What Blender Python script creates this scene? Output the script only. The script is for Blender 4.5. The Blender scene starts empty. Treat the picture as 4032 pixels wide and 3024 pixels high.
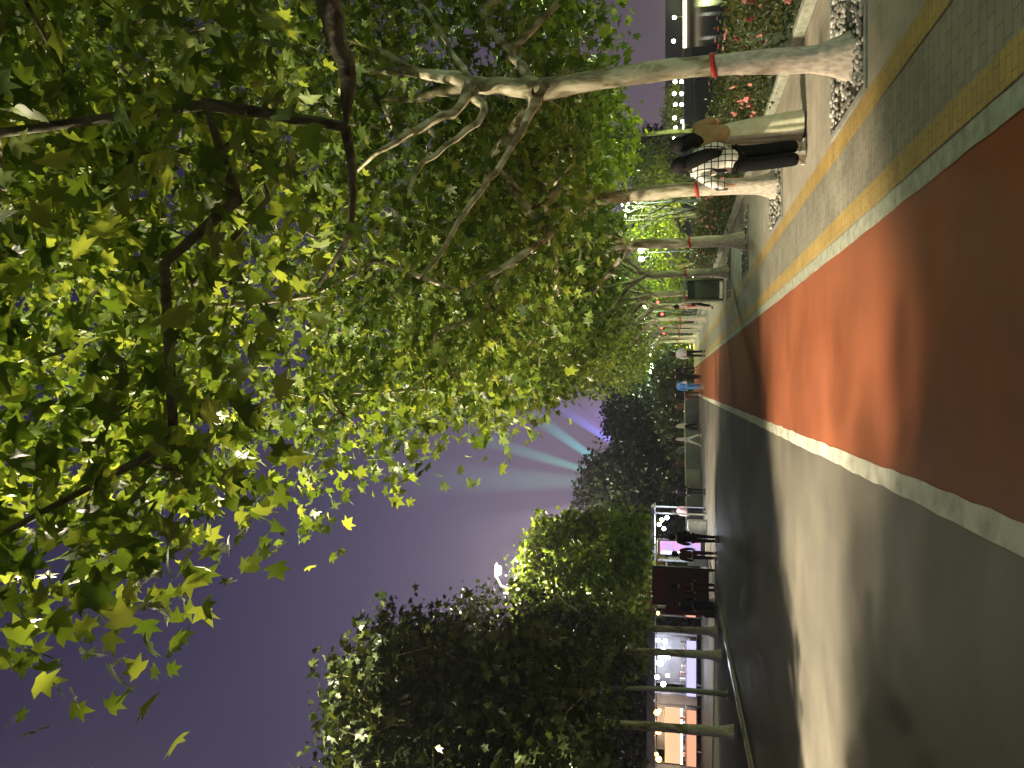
import bpy, math, random
import numpy as np
from mathutils import Vector, Matrix
R = math.radians
sc = bpy.context.scene
col = sc.collection
rng = np.random.default_rng(7)
random.seed(7)

# ------------------------------------------------------------------ camera (phone held sideways)
TH = R(12.3)
CT, ST = math.cos(TH), math.sin(TH)
cam_d = bpy.data.cameras.new("camera"); cam = bpy.data.objects.new("camera", cam_d); col.objects.link(cam)
cam_d.sensor_width = 36; cam_d.lens = 26; cam_d.clip_start = 0.05; cam_d.clip_end = 3000
F = Vector((0, CT, ST)); U = Vector((0, -ST, CT)); Rt = Vector((1, 0, 0))
m3 = Matrix((-U, Rt, -F)).transposed()
cam.matrix_world = Matrix.Translation((0, 0, 1.6)) @ m3.to_4x4()
sc.camera = cam

# ------------------------------------------------------------------ exposure, world
sc.view_settings.view_transform = 'Standard'; sc.view_settings.look = 'None'
sc.view_settings.gamma = 1; sc.view_settings.exposure = 0
sc.cycles.use_denoising = True
sc.cycles.max_bounces = 6; sc.cycles.transparent_max_bounces = 12
sc.cycles.sample_clamp_indirect = 4
w = bpy.data.worlds.new("World"); sc.world = w; w.use_nodes = True
nt = w.node_tree; nd = nt.nodes; lk = nt.links
bgn = nd['Background']; bgn.inputs['Strength'].default_value = 1.25
tc = nd.new('ShaderNodeTexCoord'); sx = nd.new('ShaderNodeSeparateXYZ'); lk.new(tc.outputs['Generated'], sx.inputs[0])
rp = nd.new('ShaderNodeValToRGB'); lk.new(sx.outputs['Z'], rp.inputs[0])
e = rp.color_ramp.elements
e[0].position = 0.0; e[0].color = (.21, .155, .195, 1)
e[1].position = 1.0; e[1].color = (.016, .014, .034, 1)
for p, c in ((.14, (.175, .135, .190)), (.26, (.120, .096, .152)), (.40, (.062, .052, .094)), (.56, (.027, .023, .056)), (.72, (.018, .015, .043))):
    x = rp.color_ramp.elements.new(p); x.color = (*c, 1)
# the glow of the town is weaker over the river
mp = nd.new('ShaderNodeMapRange'); mp.inputs[1].default_value = -.05; mp.inputs[2].default_value = .5
mp.inputs[3].default_value = 1.0; mp.inputs[4].default_value = .42; lk.new(sx.outputs['X'], mp.inputs[0])
no = nd.new('ShaderNodeTexNoise'); no.inputs['Scale'].default_value = 2.2; no.inputs['Detail'].default_value = 4
mn = nd.new('ShaderNodeMapRange'); mn.inputs[1].default_value = .3; mn.inputs[2].default_value = .7; mn.inputs[3].default_value = .92; mn.inputs[4].default_value = 1.1
lk.new(tc.outputs['Generated'], no.inputs[0]); lk.new(no.outputs['Fac'], mn.inputs[0])
mu = nd.new('ShaderNodeMath'); mu.operation = 'MULTIPLY'; lk.new(mp.outputs[0], mu.inputs[0]); lk.new(mn.outputs[0], mu.inputs[1])
vm = nd.new('ShaderNodeVectorMath'); vm.operation = 'SCALE'; lk.new(rp.outputs[0], vm.inputs[0]); lk.new(mu.outputs[0], vm.inputs['Scale'])
lk.new(vm.outputs[0], bgn.inputs['Color'])
LAMP_W = 20000          # watts of each tall street lamp
WARM = (1.0, .86, .62)

# ------------------------------------------------------------------ materials
def newmat(name):
    m = bpy.data.materials.new(name); m.use_nodes = True
    return m, m.node_tree.nodes, m.node_tree.links, m.node_tree.nodes['Principled BSDF']

def mat(name, c, rough=.7, c2=None, scale=8, bump=0, bscale=None, metal=0, detail=6, spec=.5, lo=.35, hi=.65):
    m, n, l, b = newmat(name)
    b.inputs['Roughness'].default_value = rough; b.inputs['Metallic'].default_value = metal
    b.inputs['Specular IOR Level'].default_value = spec
    t = n.new('ShaderNodeTexCoord')
    if c2 is None: c2 = tuple(x*.72 for x in c)
    s = n.new('ShaderNodeTexNoise'); s.inputs['Scale'].default_value = scale; s.inputs['Detail'].default_value = detail
    l.new(t.outputs['Object'], s.inputs['Vector'])
    r = n.new('ShaderNodeValToRGB'); r.color_ramp.elements[0].position = lo; r.color_ramp.elements[1].position = hi
    r.color_ramp.elements[0].color = (*c2, 1); r.color_ramp.elements[1].color = (*c, 1)
    l.new(s.outputs['Fac'], r.inputs[0]); l.new(r.outputs[0], b.inputs['Base Color'])
    if bump:
        s2 = n.new('ShaderNodeTexNoise'); s2.inputs['Scale'].default_value = bscale or scale*4; s2.inputs['Detail'].default_value = 8
        l.new(t.outputs['Object'], s2.inputs['Vector'])
        bp = n.new('ShaderNodeBump'); bp.inputs['Strength'].default_value = bump; bp.inputs['Distance'].default_value = .02
        l.new(s2.outputs['Fac'], bp.inputs['Height']); l.new(bp.outputs[0], b.inputs['Normal'])
    return m

def emit(name, c, s):
    m, n, l, b = newmat(name)
    b.inputs['Base Color'].default_value = (*c, 1)
    b.inputs['Emission Color'].default_value = (*c, 1); b.inputs['Emission Strength'].default_value = s
    return m

def leafmat(name, c1, c2, c3, trans=.36):
    m, n, l, b = newmat(name)
    g = n.new('ShaderNodeNewGeometry')
    r = n.new('ShaderNodeValToRGB'); r.color_ramp.elements[0].color = (*c1, 1); r.color_ramp.elements[1].color = (*c3, 1)
    x = r.color_ramp.elements.new(.6); x.color = (*c2, 1)
    l.new(g.outputs['Random Per Island'], r.inputs[0]); l.new(r.outputs[0], b.inputs['Base Color'])
    b.inputs['Roughness'].default_value = .40; b.inputs['Specular IOR Level'].default_value = .40
    tr = n.new('ShaderNodeBsdfTranslucent')
    mm = n.new('ShaderNodeVectorMath'); mm.operation = 'MULTIPLY'; mm.inputs[1].default_value = (1.8, 1.65, .6)
    l.new(r.outputs[0], mm.inputs[0]); l.new(mm.outputs[0], tr.inputs['Color'])
    mx = n.new('ShaderNodeMixShader'); mx.inputs[0].default_value = trans
    l.new(b.outputs[0], mx.inputs[1]); l.new(tr.outputs[0], mx.inputs[2]); l.new(mx.outputs[0], n['Material Output'].inputs[0])
    return m

def barkmat(name, white=1.22, washed=True, dark=1.0):
    m, n, l, b = newmat(name)
    t = n.new('ShaderNodeTexCoord'); mpg = n.new('ShaderNodeMapping'); mpg.inputs['Scale'].default_value = (1, 1, .45)
    l.new(t.outputs['Object'], mpg.inputs[0])
    s = n.new('ShaderNodeTexNoise'); s.inputs['Scale'].default_value = 7; s.inputs['Detail'].default_value = 3; s.inputs['Distortion'].default_value = .6
    l.new(mpg.outputs[0], s.inputs['Vector'])
    r = n.new('ShaderNodeValToRGB'); r.color_ramp.interpolation = 'EASE'
    D = dark
    r.color_ramp.elements[0].position = .38; r.color_ramp.elements[0].color = (.17*D, .14*D, .085*D, 1)
    r.color_ramp.elements[1].position = .58; r.color_ramp.elements[1].color = (.56*D, .51*D, .38*D, 1)
    x = r.color_ramp.elements.new(.48); x.color = (.36*D, .33*D, .20*D, 1)
    l.new(s.outputs['Fac'], r.inputs[0])
    f = n.new('ShaderNodeTexNoise'); f.inputs['Scale'].default_value = 26; f.inputs['Detail'].default_value = 8
    l.new(mpg.outputs[0], f.inputs['Vector'])
    out = r.outputs[0]
    if washed:
        sp = n.new('ShaderNodeSeparateXYZ'); l.new(t.outputs['Object'], sp.inputs[0])
        lt = n.new('ShaderNodeMath'); lt.operation = 'LESS_THAN'; lt.inputs[1].default_value = white; l.new(sp.outputs['Z'], lt.inputs[0])
        wr = n.new('ShaderNodeValToRGB'); wr.color_ramp.elements[0].position = .36; wr.color_ramp.elements[0].color = (.42, .37, .30, 1)
        wr.color_ramp.elements[1].position = .62; wr.color_ramp.elements[1].color = (.68, .59, .49, 1)
        l.new(f.outputs['Fac'], wr.inputs[0])
        mx = n.new('ShaderNodeMix'); mx.data_type = 'RGBA'; l.new(lt.outputs[0], mx.inputs[0]); l.new(out, mx.inputs[6]); l.new(wr.outputs[0], mx.inputs[7])
        out = mx.outputs[2]
    l.new(out, b.inputs['Base Color']); b.inputs['Roughness'].default_value = .8
    bp = n.new('ShaderNodeBump'); bp.inputs['Strength'].default_value = .7; bp.inputs['Distance'].default_value = .02
    l.new(f.outputs['Fac'], bp.inputs['Height']); l.new(bp.outputs[0], b.inputs['Normal'])
    return m

M = {}
M['bark'] = barkmat('plane bark'); M['bark_plain'] = barkmat('plane bark upper', washed=False)
M['bark_dark'] = barkmat('dark bark', washed=False, dark=.45)
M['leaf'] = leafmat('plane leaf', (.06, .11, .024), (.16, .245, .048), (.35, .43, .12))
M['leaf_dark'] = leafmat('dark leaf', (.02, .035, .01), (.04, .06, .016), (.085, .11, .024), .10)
M['leaf_yellow'] = leafmat('pale leaf', (.10, .15, .015), (.20, .26, .02), (.32, .36, .04), .5)
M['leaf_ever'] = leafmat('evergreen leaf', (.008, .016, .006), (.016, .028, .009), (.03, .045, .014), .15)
M['leaf_brown'] = leafmat('rusty leaf', (.10, .045, .012), (.20, .08, .02), (.32, .15, .03), .4)
M['rose_leaf'] = leafmat('rose leaf', (.03, .045, .012), (.07, .085, .02), (.14, .13, .04), .25)
M['petal'] = mat('pink petals', (.75, .36, .29), .6, (.55, .12, .12), 20)
M['petal_red'] = mat('red petals', (.30, .012, .02), .6, (.15, .008, .012), 20)
M['red_paint'] = mat('red trunk paint', (.55, .03, .025), .6, (.40, .02, .02), 30)
M['soil'] = mat('soil', (.06, .045, .03), .95, (.025, .02, .014), 20, .8, 60)
M['pebble'] = leafmat('pebbles', (.12, .11, .10), (.35, .33, .29), (.75, .72, .66), 0.0)
M['steel'] = mat('galvanised steel', (.38, .38, .36), .4, (.28, .28, .27), 14, metal=.7)
M['lamp_metal'] = mat('painted lamp post', (.20, .20, .17), .5, (.14, .14, .12), 10)
M['pale_metal'] = mat('pale post', (.42, .43, .36), .5, (.32, .33, .27), 10)
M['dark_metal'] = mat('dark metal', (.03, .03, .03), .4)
M['lamp_on'] = emit('lamp glass', (1, .90, .66), 220)
M['globe_on'] = emit('globe glass', (.80, 1, .84), 110)
M['far_on'] = emit('far bulb', (1, .93, .7), 30)
M['string_on'] = emit('far lights', (1, .74, .40), 9)
M['pink_on'] = emit('pink lights', (1, .25, .55), 6)
M['red_on'] = emit('red light', (1, .10, .06), 5)
M['green_on'] = emit('green light', (.10, 1, .45), 8)
M['white_led'] = emit('white led', (.86, .90, 1), 55)
M['amber_on'] = emit('amber bulb', (1, .52, .10), 16)
M['lilac_on'] = emit('lilac counter glow', (.55, .52, .85), 1.3)
M['salmon_on'] = emit('salmon counter glow', (.85, .36, .22), 1.1)
M['tan_on'] = emit('tan menu glow', (.62, .40, .24), 1.3)
M['cream_on'] = emit('cream strip light', (1, .82, .62), 5)
M['brick_red'] = None

def asphalt(name, c, c2, bump=.35, spec=.10):
    m, n, l, b = newmat(name)
    t = n.new('ShaderNodeTexCoord')
    s = n.new('ShaderNodeTexNoise'); s.inputs['Scale'].default_value = .55; s.inputs['Detail'].default_value = 6; s.inputs['Roughness'].default_value = .65
    l.new(t.outputs['Object'], s.inputs['Vector'])
    r = n.new('ShaderNodeValToRGB'); r.color_ramp.elements[0].position = .36; r.color_ramp.elements[1].position = .64
    r.color_ramp.elements[0].color = (*c2, 1); r.color_ramp.elements[1].color = (*c, 1); l.new(s.outputs['Fac'], r.inputs[0])
    g = n.new('ShaderNodeTexNoise'); g.inputs['Scale'].default_value = 160; g.inputs['Detail'].default_value = 3; l.new(t.outputs['Object'], g.inputs['Vector'])
    mr = n.new('ShaderNodeMapRange'); mr.inputs[1].default_value = .3; mr.inputs[2].default_value = .7; mr.inputs[3].default_value = .72; mr.inputs[4].default_value = 1.25; l.new(g.outputs['Fac'], mr.inputs[0])
    v = n.new('ShaderNodeVectorMath'); v.operation = 'SCALE'; l.new(r.outputs[0], v.inputs[0]); l.new(mr.outputs[0], v.inputs['Scale'])
    l.new(v.outputs[0], b.inputs['Base Color'])
    r2 = n.new('ShaderNodeMapRange'); r2.inputs[1].default_value = .35; r2.inputs[2].default_value = .65; r2.inputs[3].default_value = .58; r2.inputs[4].default_value = .8; b.inputs['Specular IOR Level'].default_value = spec; l.new(s.outputs['Fac'], r2.inputs[0])
    l.new(r2.outputs[0], b.inputs['Roughness'])
    bp = n.new('ShaderNodeBump'); bp.inputs['Strength'].default_value = bump; bp.inputs['Distance'].default_value = .006
    l.new(g.outputs['Fac'], bp.inputs['Height']); l.new(bp.outputs[0], b.inputs['Normal'])
    return m
M['asphalt'] = asphalt('grey asphalt', (.185, .170, .138), (.110, .101, .083))
M['red_lane'] = asphalt('red cycle surfacing', (.34, .112, .055), (.23, .070, .032), .35, .05)

def paving(name, c1, c2, mortar, w_=.2, h_=.1, rot=0, rough=.75):
    m, n, l, b = newmat(name)
    t = n.new('ShaderNodeTexCoord'); mpg = n.new('ShaderNodeMapping'); mpg.inputs['Rotation'].default_value = (0, 0, rot)
    l.new(t.outputs['Object'], mpg.inputs[0])
    k = n.new('ShaderNodeTexBrick'); k.inputs['Scale'].default_value = 1; k.inputs['Brick Width'].default_value = w_; k.inputs['Row Height'].default_value = h_
    k.inputs['Mortar Size'].default_value = .004; k.inputs['Mortar Smooth'].default_value = .4
    k.inputs['Color1'].default_value = (*c1, 1); k.inputs['Color2'].default_value = (*c2, 1); k.inputs['Mortar'].default_value = (*mortar, 1)
    l.new(mpg.outputs[0], k.inputs['Vector'])
    s = n.new('ShaderNodeTexNoise'); s.inputs['Scale'].default_value = 1.6; s.inputs['Detail'].default_value = 9; s.inputs['Roughness'].default_value = .7; l.new(t.outputs['Object'], s.inputs['Vector'])
    mr = n.new('ShaderNodeMapRange'); mr.inputs[1].default_value = .3; mr.inputs[2].default_value = .7; mr.inputs[3].default_value = .68; mr.inputs[4].default_value = 1.2; l.new(s.outputs['Fac'], mr.inputs[0])
    v = n.new('ShaderNodeVectorMath'); v.operation = 'SCALE'; l.new(k.outputs['Color'], v.inputs[0]); l.new(mr.outputs[0], v.inputs['Scale'])
    l.new(v.outputs[0], b.inputs['Base Color']); b.inputs['Roughness'].default_value = rough
    bp = n.new('ShaderNodeBump'); bp.inputs['Strength'].default_value = .6; bp.inputs['Distance'].default_value = .006; bp.invert = True
    l.new(k.outputs['Fac'], bp.inputs['Height']); l.new(bp.outputs[0], b.inputs['Normal'])
    return m
M['brick'] = paving('grey brick paving', (.30, .27, .21), (.23, .21, .165), (.12, .11, .085))
M['slab'] = paving('granite slabs', (.40, .35, .275), (.35, .305, .24), (.2, .18, .14), .6, .3)
M['tactile'] = paving('yellow tactile paving', (.46, .31, .09), (.38, .25, .075), (.20, .14, .05), .2, .07)
M['edging'] = mat('pale concrete edging', (.42, .43, .34), .8, (.26, .27, .21), 9, .4, 60)
M['white_line'] = mat('worn white line paint', (.62, .60, .50), .7, (.34, .33, .26), 5, .3, 80, lo=.3, hi=.55)
M['kerb'] = mat('granite kerb', (.07, .07, .07), .3, (.04, .04, .04), 12, .2)
M['plaza'] = asphalt('dark plaza paving', (.07, .068, .06), (.05, .048, .04))
M['grass'] = mat('dark grass ground', (.035, .045, .015), .95, (.02, .022, .01), 3, .8, 40)
M['bank'] = mat('river bank stone', (.08, .08, .07), .9)
M['concrete'] = mat('grey concrete', (.30, .29, .25), .85, (.2, .2, .17), 6, .3)
M['wall_dark'] = mat('dark slate cladding', (.045, .042, .045), .55, (.025, .025, .028), 4)
M['maroon'] = mat('maroon board', (.045, .012, .012), .5, (.03, .008, .008), 3)
M['deep_red'] = mat('deep red panel', (.12, .006, .010), .45, (.07, .004, .006), 3)
M['white_paint'] = mat('white painted metal', (.6, .62, .65), .5, (.45, .46, .5), 6)
M['tent'] = mat('tent cloth', (.12, .12, .13), .8, (.07, .07, .08), 2)
M['bin_green'] = mat('grey green bin panels', (.10, .115, .09), .5, (.07, .085, .065), 5)
M['bin_tan'] = mat('tan bin panel', (.28, .27, .19), .6, (.22, .21, .15), 5)
M['black'] = mat('black void', (.008, .008, .008), .6)
# cloth, skin, hair
def cloth(name, c, c2=None, scale=14): return mat(name, c, .9, c2 or tuple(x*.8 for x in c), scale, .25, 40, spec=.15)
M['skin'] = mat('skin', (.55, .34, .24), .55, (.48, .29, .2), 12)
M['hair'] = mat('black hair', (.008, .007, .006), .7, (.004, .004, .004), 40, spec=.2)
M['sole'] = mat('pale shoe', (.62, .58, .5), .7, (.5, .46, .4), 20)
M['shoe_dark'] = mat('dark shoe', (.02, .02, .02), .6)
CL = dict(black=(.009, .009, .010), navy=(.012, .016, .03), white=(.62, .60, .62), lilac=(.50, .45, .55), pink=(.66, .42, .40), blue=(.07, .22, .60), jeans=(.10, .25, .62),
          red=(.55, .03, .06), maroon=(.07, .022, .018), pale=(.50, .49, .42), green=(.015, .05, .04), brown=(.12, .07, .04), grey=(.15, .15, .15))
for k, c in list(CL.items()): M['cloth_'+k] = cloth('cloth '+k, c)

# water
m, n, l, b = newmat('river water'); M['water'] = m; n.remove(b)
df = n.new('ShaderNodeBsdfDiffuse'); df.inputs[0].default_value = (.006, .007, .009, 1)
gl = n.new('ShaderNodeBsdfGlossy'); gl.inputs[0].default_value = (.8, .85, .9, 1); gl.inputs['Roughness'].default_value = .08
mx = n.new('ShaderNodeMixShader'); mx.inputs[0].default_value = .05; l.new(df.outputs[0], mx.inputs[1]); l.new(gl.outputs[0], mx.inputs[2]); l.new(mx.outputs[0], n['Material Output'].inputs[0])
t = n.new('ShaderNodeTexCoord'); s = n.new('ShaderNodeTexNoise'); s.inputs['Scale'].default_value = 1.5; s.inputs['Detail'].default_value = 6
l.new(t.outputs['Object'], s.inputs['Vector']); bp = n.new('ShaderNodeBump'); bp.inputs['Strength'].default_value = .06; bp.inputs['Distance'].default_value = .05
l.new(s.outputs['Fac'], bp.inputs['Height']); l.new(bp.outputs[0], gl.inputs['Normal'])
# lit display (pink to lilac picture)
m, n, l, b = newmat('lit display picture'); M['display'] = m
t = n.new('ShaderNodeTexCoord'); s = n.new('ShaderNodeTexNoise'); s.inputs['Scale'].default_value = 1.6; s.inputs['Detail'].default_value = 1
r = n.new('ShaderNodeValToRGB'); r.color_ramp.elements[0].position = .38; r.color_ramp.elements[0].color = (.50, .47, .95, 1)
r.color_ramp.elements[1].position = .62; r.color_ramp.elements[1].color = (.90, .42, .85, 1)
l.new(t.outputs['Object'], s.inputs['Vector']); l.new(s.outputs['Fac'], r.inputs[0]); l.new(r.outputs[0], b.inputs['Emission Color']); b.inputs['Emission Strength'].default_value = 1.1
b.inputs['Base Color'].default_value = (.02, .02, .02, 1)

# ------------------------------------------------------------------ mesh helpers
def tag(o, label=None, cat=None, group=None, kind=None):
    if label: o['label'] = label
    if cat: o['category'] = cat
    if group: o['group'] = group
    if kind: o['kind'] = kind
    return o

def build(name, V, Fc, m, parent=None, smooth=False, loc=None):
    me = bpy.data.meshes.new(name)
    me.from_pydata([tuple(map(float, v)) for v in V], [], [tuple(f) for f in Fc]); me.update()
    if m: me.materials.append(m)
    if smooth: me.shade_smooth()
    o = bpy.data.objects.new(name, me); col.objects.link(o)
    if parent: o.parent = parent
    if loc: o.location = loc
    return o

def build_np(name, V, Fc, m, parent=None):
    """V (n,3), Fc (k,3) triangles - fast path for foliage"""
    me = bpy.data.meshes.new(name)
    k = len(Fc); q = Fc.shape[1]
    me.vertices.add(len(V)); me.vertices.foreach_set('co', V.astype(np.float32).ravel())
    me.loops.add(k*q); me.loops.foreach_set('vertex_index', Fc.astype(np.int32).ravel())
    me.polygons.add(k); me.polygons.foreach_set('loop_start', np.arange(0, k*q, q, dtype=np.int32))
    me.update(calc_edges=True); me.validate()
    me.materials.append(m)
    o = bpy.data.objects.new(name, me); col.objects.link(o)
    if parent: o.parent = parent
    return o

class MB:
    def __init__(s): s.V = []; s.F = []
    def add(s, V, Fc):
        k = len(s.V); s.V += [tuple(v) for v in V]; s.F += [tuple(i+k for i in f) for f in Fc]; return s
    def box(s, c, d, bev=0.0, rz=0):
        x, y, z = (q/2 for q in d); b = min(bev, x*.9, y*.9)
        if b > 0: P = [(-x+b, -y), (x-b, -y), (x, -y+b), (x, y-b), (x-b, y), (-x+b, y), (-x, y-b), (-x, -y+b)]
        else: P = [(-x, -y), (x, -y), (x, y), (-x, y)]
        n_ = len(P); ca, sa = math.cos(rz), math.sin(rz)
        if b > 0 and z > b*1.5:
            rings = [(-z, 1-b/x*.7), (-z+b, 1), (z-b, 1), (z, 1-b/x*.7)]
        else: rings = [(-z, 1), (z, 1)]
        V = []
        for zz, kf in rings:
            ky = 1 if kf == 1 else 1-b/y*.7
            for px, py in P:
                px, py = px*kf, py*ky
                V.append((c[0]+px*ca-py*sa, c[1]+px*sa+py*ca, c[2]+zz))
        Fc = [tuple(range(n_))[::-1], tuple((len(rings)-1)*n_+i for i in range(n_))]
        for r_ in range(len(rings)-1):
            for i in range(n_):
                j = (i+1) % n_; Fc.append((r_*n_+i, r_*n_+j, (r_+1)*n_+j, (r_+1)*n_+i))
        return s.add(V, Fc)
    def tube(s, pts, rad, seg=8, cap=True, sq=(1, 1)):
        pts = [Vector(p) for p in pts]; n_ = len(pts)
        if not hasattr(rad, '__len__'): rad = [rad]*n_
        V = []; prev = None
        for i, p in enumerate(pts):
            d = (pts[min(i+1, n_-1)]-pts[max(i-1, 0)])
            d = d.normalized() if d.length > 1e-9 else Vector((0, 0, 1))
            if prev is None:
                a = Vector((1, 0, 0)) if abs(d.x) < .9 else Vector((0, 1, 0))
                a = (a-d*a.dot(d)).normalized()
            else:
                a = prev-d*prev.dot(d); a = a.normalized() if a.length > 1e-6 else d.orthogonal().normalized()
            prev = a; b_ = d.cross(a)
            for k in range(seg):
                t_ = 2*math.pi*k/seg
                V.append(p+a*(math.cos(t_)*rad[i]*sq[0])+b_*(math.sin(t_)*rad[i]*sq[1]))
        Fc = []
        for i in range(n_-1):
            for k in range(seg):
                j = (k+1) % seg; Fc.append((i*seg+k, i*seg+j, (i+1)*seg+j, (i+1)*seg+k))
        if cap: Fc += [tuple(range(seg))[::-1], tuple((n_-1)*seg+k for k in range(seg))]
        return s.add(V, Fc)
    def ball(s, c, r, seg=12, rings=7, sz=1):
        V = [(c[0], c[1], c[2]+r*sz)]
        for i in range(1, rings):
            a = math.pi*i/rings
            for k in range(seg):
                t_ = 2*math.pi*k/seg; V.append((c[0]+r*math.sin(a)*math.cos(t_), c[1]+r*math.sin(a)*math.sin(t_), c[2]+r*sz*math.cos(a)))
        V.append((c[0], c[1], c[2]-r*sz)); Fc = []
        for k in range(seg): Fc.append((0, 1+k, 1+(k+1) % seg))
        for i in range(rings-2):
            for k in range(seg):
                j = (k+1) % seg; Fc.append((1+i*seg+k, 1+(i+1)*seg+k, 1+(i+1)*seg+j, 1+i*seg+j))
        L = len(V)-1; o_ = 1+(rings-2)*seg
        for k in range(seg): Fc.append((L, o_+(k+1) % seg, o_+k))
        return s.add(V, Fc)
    def build(s, name, m, parent=None, smooth=False): return build(name, s.V, s.F, m, parent, smooth)

def empty(name, loc, label, cat, group=None, rz=0, kind=None):
    o = bpy.data.objects.new(name, None); col.objects.link(o); o.location = loc; o.rotation_euler = (0, 0, rz)
    o.empty_display_size = .2
    return tag(o, label, cat, group, kind)

def copy_tree(o, loc, rz=0, sc_=None, label=None, group=None, parent=None):
    kids = [c for c in bpy.data.objects if c.parent == o]
    c = o.copy(); col.objects.link(c)
    if parent: c.parent = parent
    else:
        c.location = loc; c.rotation_euler = (0, 0, rz)
        if sc_: c.scale = sc_ if hasattr(sc_, '__len__') else (sc_,)*3
        if label: c['label'] = label
        if group: c['group'] = group
    for k in kids: copy_tree(k, None, parent=c)
    return c

def light(name, loc, watts, color, radius=.12, parent=None):
    ld = bpy.data.lights.new(name, 'POINT'); ld.energy = watts; ld.color = color; ld.shadow_soft_size = radius
    o = bpy.data.objects.new(name, ld); col.objects.link(o); o.location = loc
    if parent: o.parent = parent
    return o

def ray(u, v):
    a = (u-1512)/2912; b_ = (2016-v)/2912
    return (a, CT-ST*b_, ST+CT*b_)
def PT(u, v, Y):
    d = ray(u, v); t_ = Y/d[1]; return Vector((d[0]*t_, Y, 1.6+d[2]*t_))

# ------------------------------------------------------------------ ground
def sheet(name, poly, z, m, kind='structure'):
    return tag(build(name, [(x, y, z) for x, y in poly], [tuple(range(len(poly)))], m), kind=kind)
def strip(name, x0, x1, y0, y1, z, m, jit=0.0, step=.25):
    ys = list(np.arange(y0, min(y1, 34), step)) + [y1]
    V = []
    for y in ys: V += [(x0+random.uniform(-jit, jit), y, z), (x1+random.uniform(-jit, jit), y, z)]
    return tag(build(name, V, [(2*i, 2*i+1, 2*i+3, 2*i+2) for i in range(len(ys)-1)], m), kind='structure')
sheet('ground', [(-300, -60), (9.6, -60), (9.6, 45), (24, 60), (30, 120), (20, 300), (-300, 900)], -.06, M['grass'])
bk = [(9.6, -60), (9.6, 45), (24, 60), (30, 120), (20, 300)]
V = []
for x, y in bk: V += [(x, y, -.06), (x+2.6, y, -3.2)]
tag(build('river_bank', V, [(2*i, 2*i+1, 2*i+3, 2*i+2) for i in range(len(bk)-1)], M['bank']), kind='structure')
sheet('water', [(8, -60), (900, -60), (900, 900), (8, 900)], -2.9, M['water'])
sheet('road', [(-7.75, -25), (-.78, -25), (-.78, 60), (-7.75, 60)], 0, M['asphalt'])
sheet('cycle_lane', [(-.66, -25), (1.31, -25), (1.31, 60), (-.66, 60)], 0, M['red_lane'])
strip('lane_line', -.80, -.645, -6, 60, .004, M['white_line'], .010)
strip('lane_edging', 1.295, 1.44, -6, 60, .004, M['edging'], .007)
sheet('pavement', [(1.435, -25), (4.32, -25), (4.32, 62), (1.435, 62)], 0, M['brick'])
sheet('path', [(2.47, -25), (4.32, -25), (4.32, 62), (2.47, 62)], .004, M['slab'])
strip('tactile_strip', 1.455, 1.655, -6, 58, .008, M['tactile'], .004)
strip('tactile_strip', 2.25, 2.46, -6, 58, .008, M['tactile'], .004)
sheet('plaza', [(-40, 40), (-7.9, 30), (-7.9, 60), (-40, 60)], -.02, M['plaza'])
tag(MB().box((-7.83, 20, .03), (.16, 90, .10), .02).build('kerb', M['kerb']), kind='structure')
tag(MB().box((4.38, 18.5, .07), (.12, 87, .15), .02).build('kerb', M['edging']), kind='structure')
# thin dark strip standing in for a shadow band across the promenade
tag(MB().box((-3.2, 29.3, .006), (9.05, .10, .012)).build('shadow_strip', M['dark_metal']), kind='structure')

# ------------------------------------------------------------------ trees
LEAF5 = np.array([(0, 0), (.22, -.03), (.52, .12), (.30, .28), (.56, .62), (.20, .55), (0, 1.0), (-.20, .55), (-.56, .62), (-.30, .28), (-.52, .12), (-.22, -.03)])
def leaf_shape(kind):
    if kind == 'lobed':
        P2 = np.vstack([[0, .36], LEAF5]); V = np.c_[P2, np.zeros(len(P2))]
        V[:, 2] = -.22*(V[:, 0]**2)*1.6 - .10*(V[:, 1]-.36)**2; V[0, 2] += -.05
        n_ = 12; Fc = [(0, 1+i, 1+(i+1) % n_) for i in range(n_)]
    elif kind == 'mid':
        P2 = np.array([(0, 0), (.5, .2), (.3, .35), (.48, .65), (0, 1), (-.48, .65), (-.3, .35), (-.5, .2)])
        V = np.c_[P2, -.25*P2[:, 0]**2]; Fc = [(0, 1, 2), (0, 2, 4), (2, 3, 4), (0, 4, 6), (4, 5, 6), (0, 6, 7)]
    else:
        P2 = np.array([(0, 0), (.42, .5), (0, 1), (-.42, .5)]); V = np.c_[P2, [0, -.08, 0, -.08]]; Fc = [(0, 1, 2), (0, 2, 3)]
    return V, np.array(Fc)

def leaves(C, per, size, kind, spread, g, up=.7, droop=.5, flat=None):
    """C cluster centres -> vertices/faces of many leaves"""
    n_ = len(C)*per
    pos = np.repeat(C, per, 0) + g.normal(0, spread, (n_, 3))*np.array([1, 1, .8])
    a = g.normal(0, 1, (n_, 3)); a[:, 2] = a[:, 2]*.6 - droop
    a /= np.linalg.norm(a, axis=1)[:, None]
    nn = g.normal(0, .55, (n_, 3)); nn[:, 2] += up
    nn -= a*(nn*a).sum(1)[:, None]; nn /= np.linalg.norm(nn, axis=1)[:, None]
    b_ = np.cross(a, nn)
    s_ = size*g.uniform(.55, 1.25, n_)
    LV, LF = leaf_shape(kind)
    V = pos[:, None, :] + s_[:, None, None]*(LV[None, :, 0:1]*b_[:, None, :] + LV[None, :, 1:2]*a[:, None, :] + LV[None, :, 2:3]*nn[:, None, :])
    k = len(LV)
    Fc = LF[None, :, :] + (np.arange(n_)*k)[:, None, None]
    return V.reshape(-1, 3), Fc.reshape(-1, 3)

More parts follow.
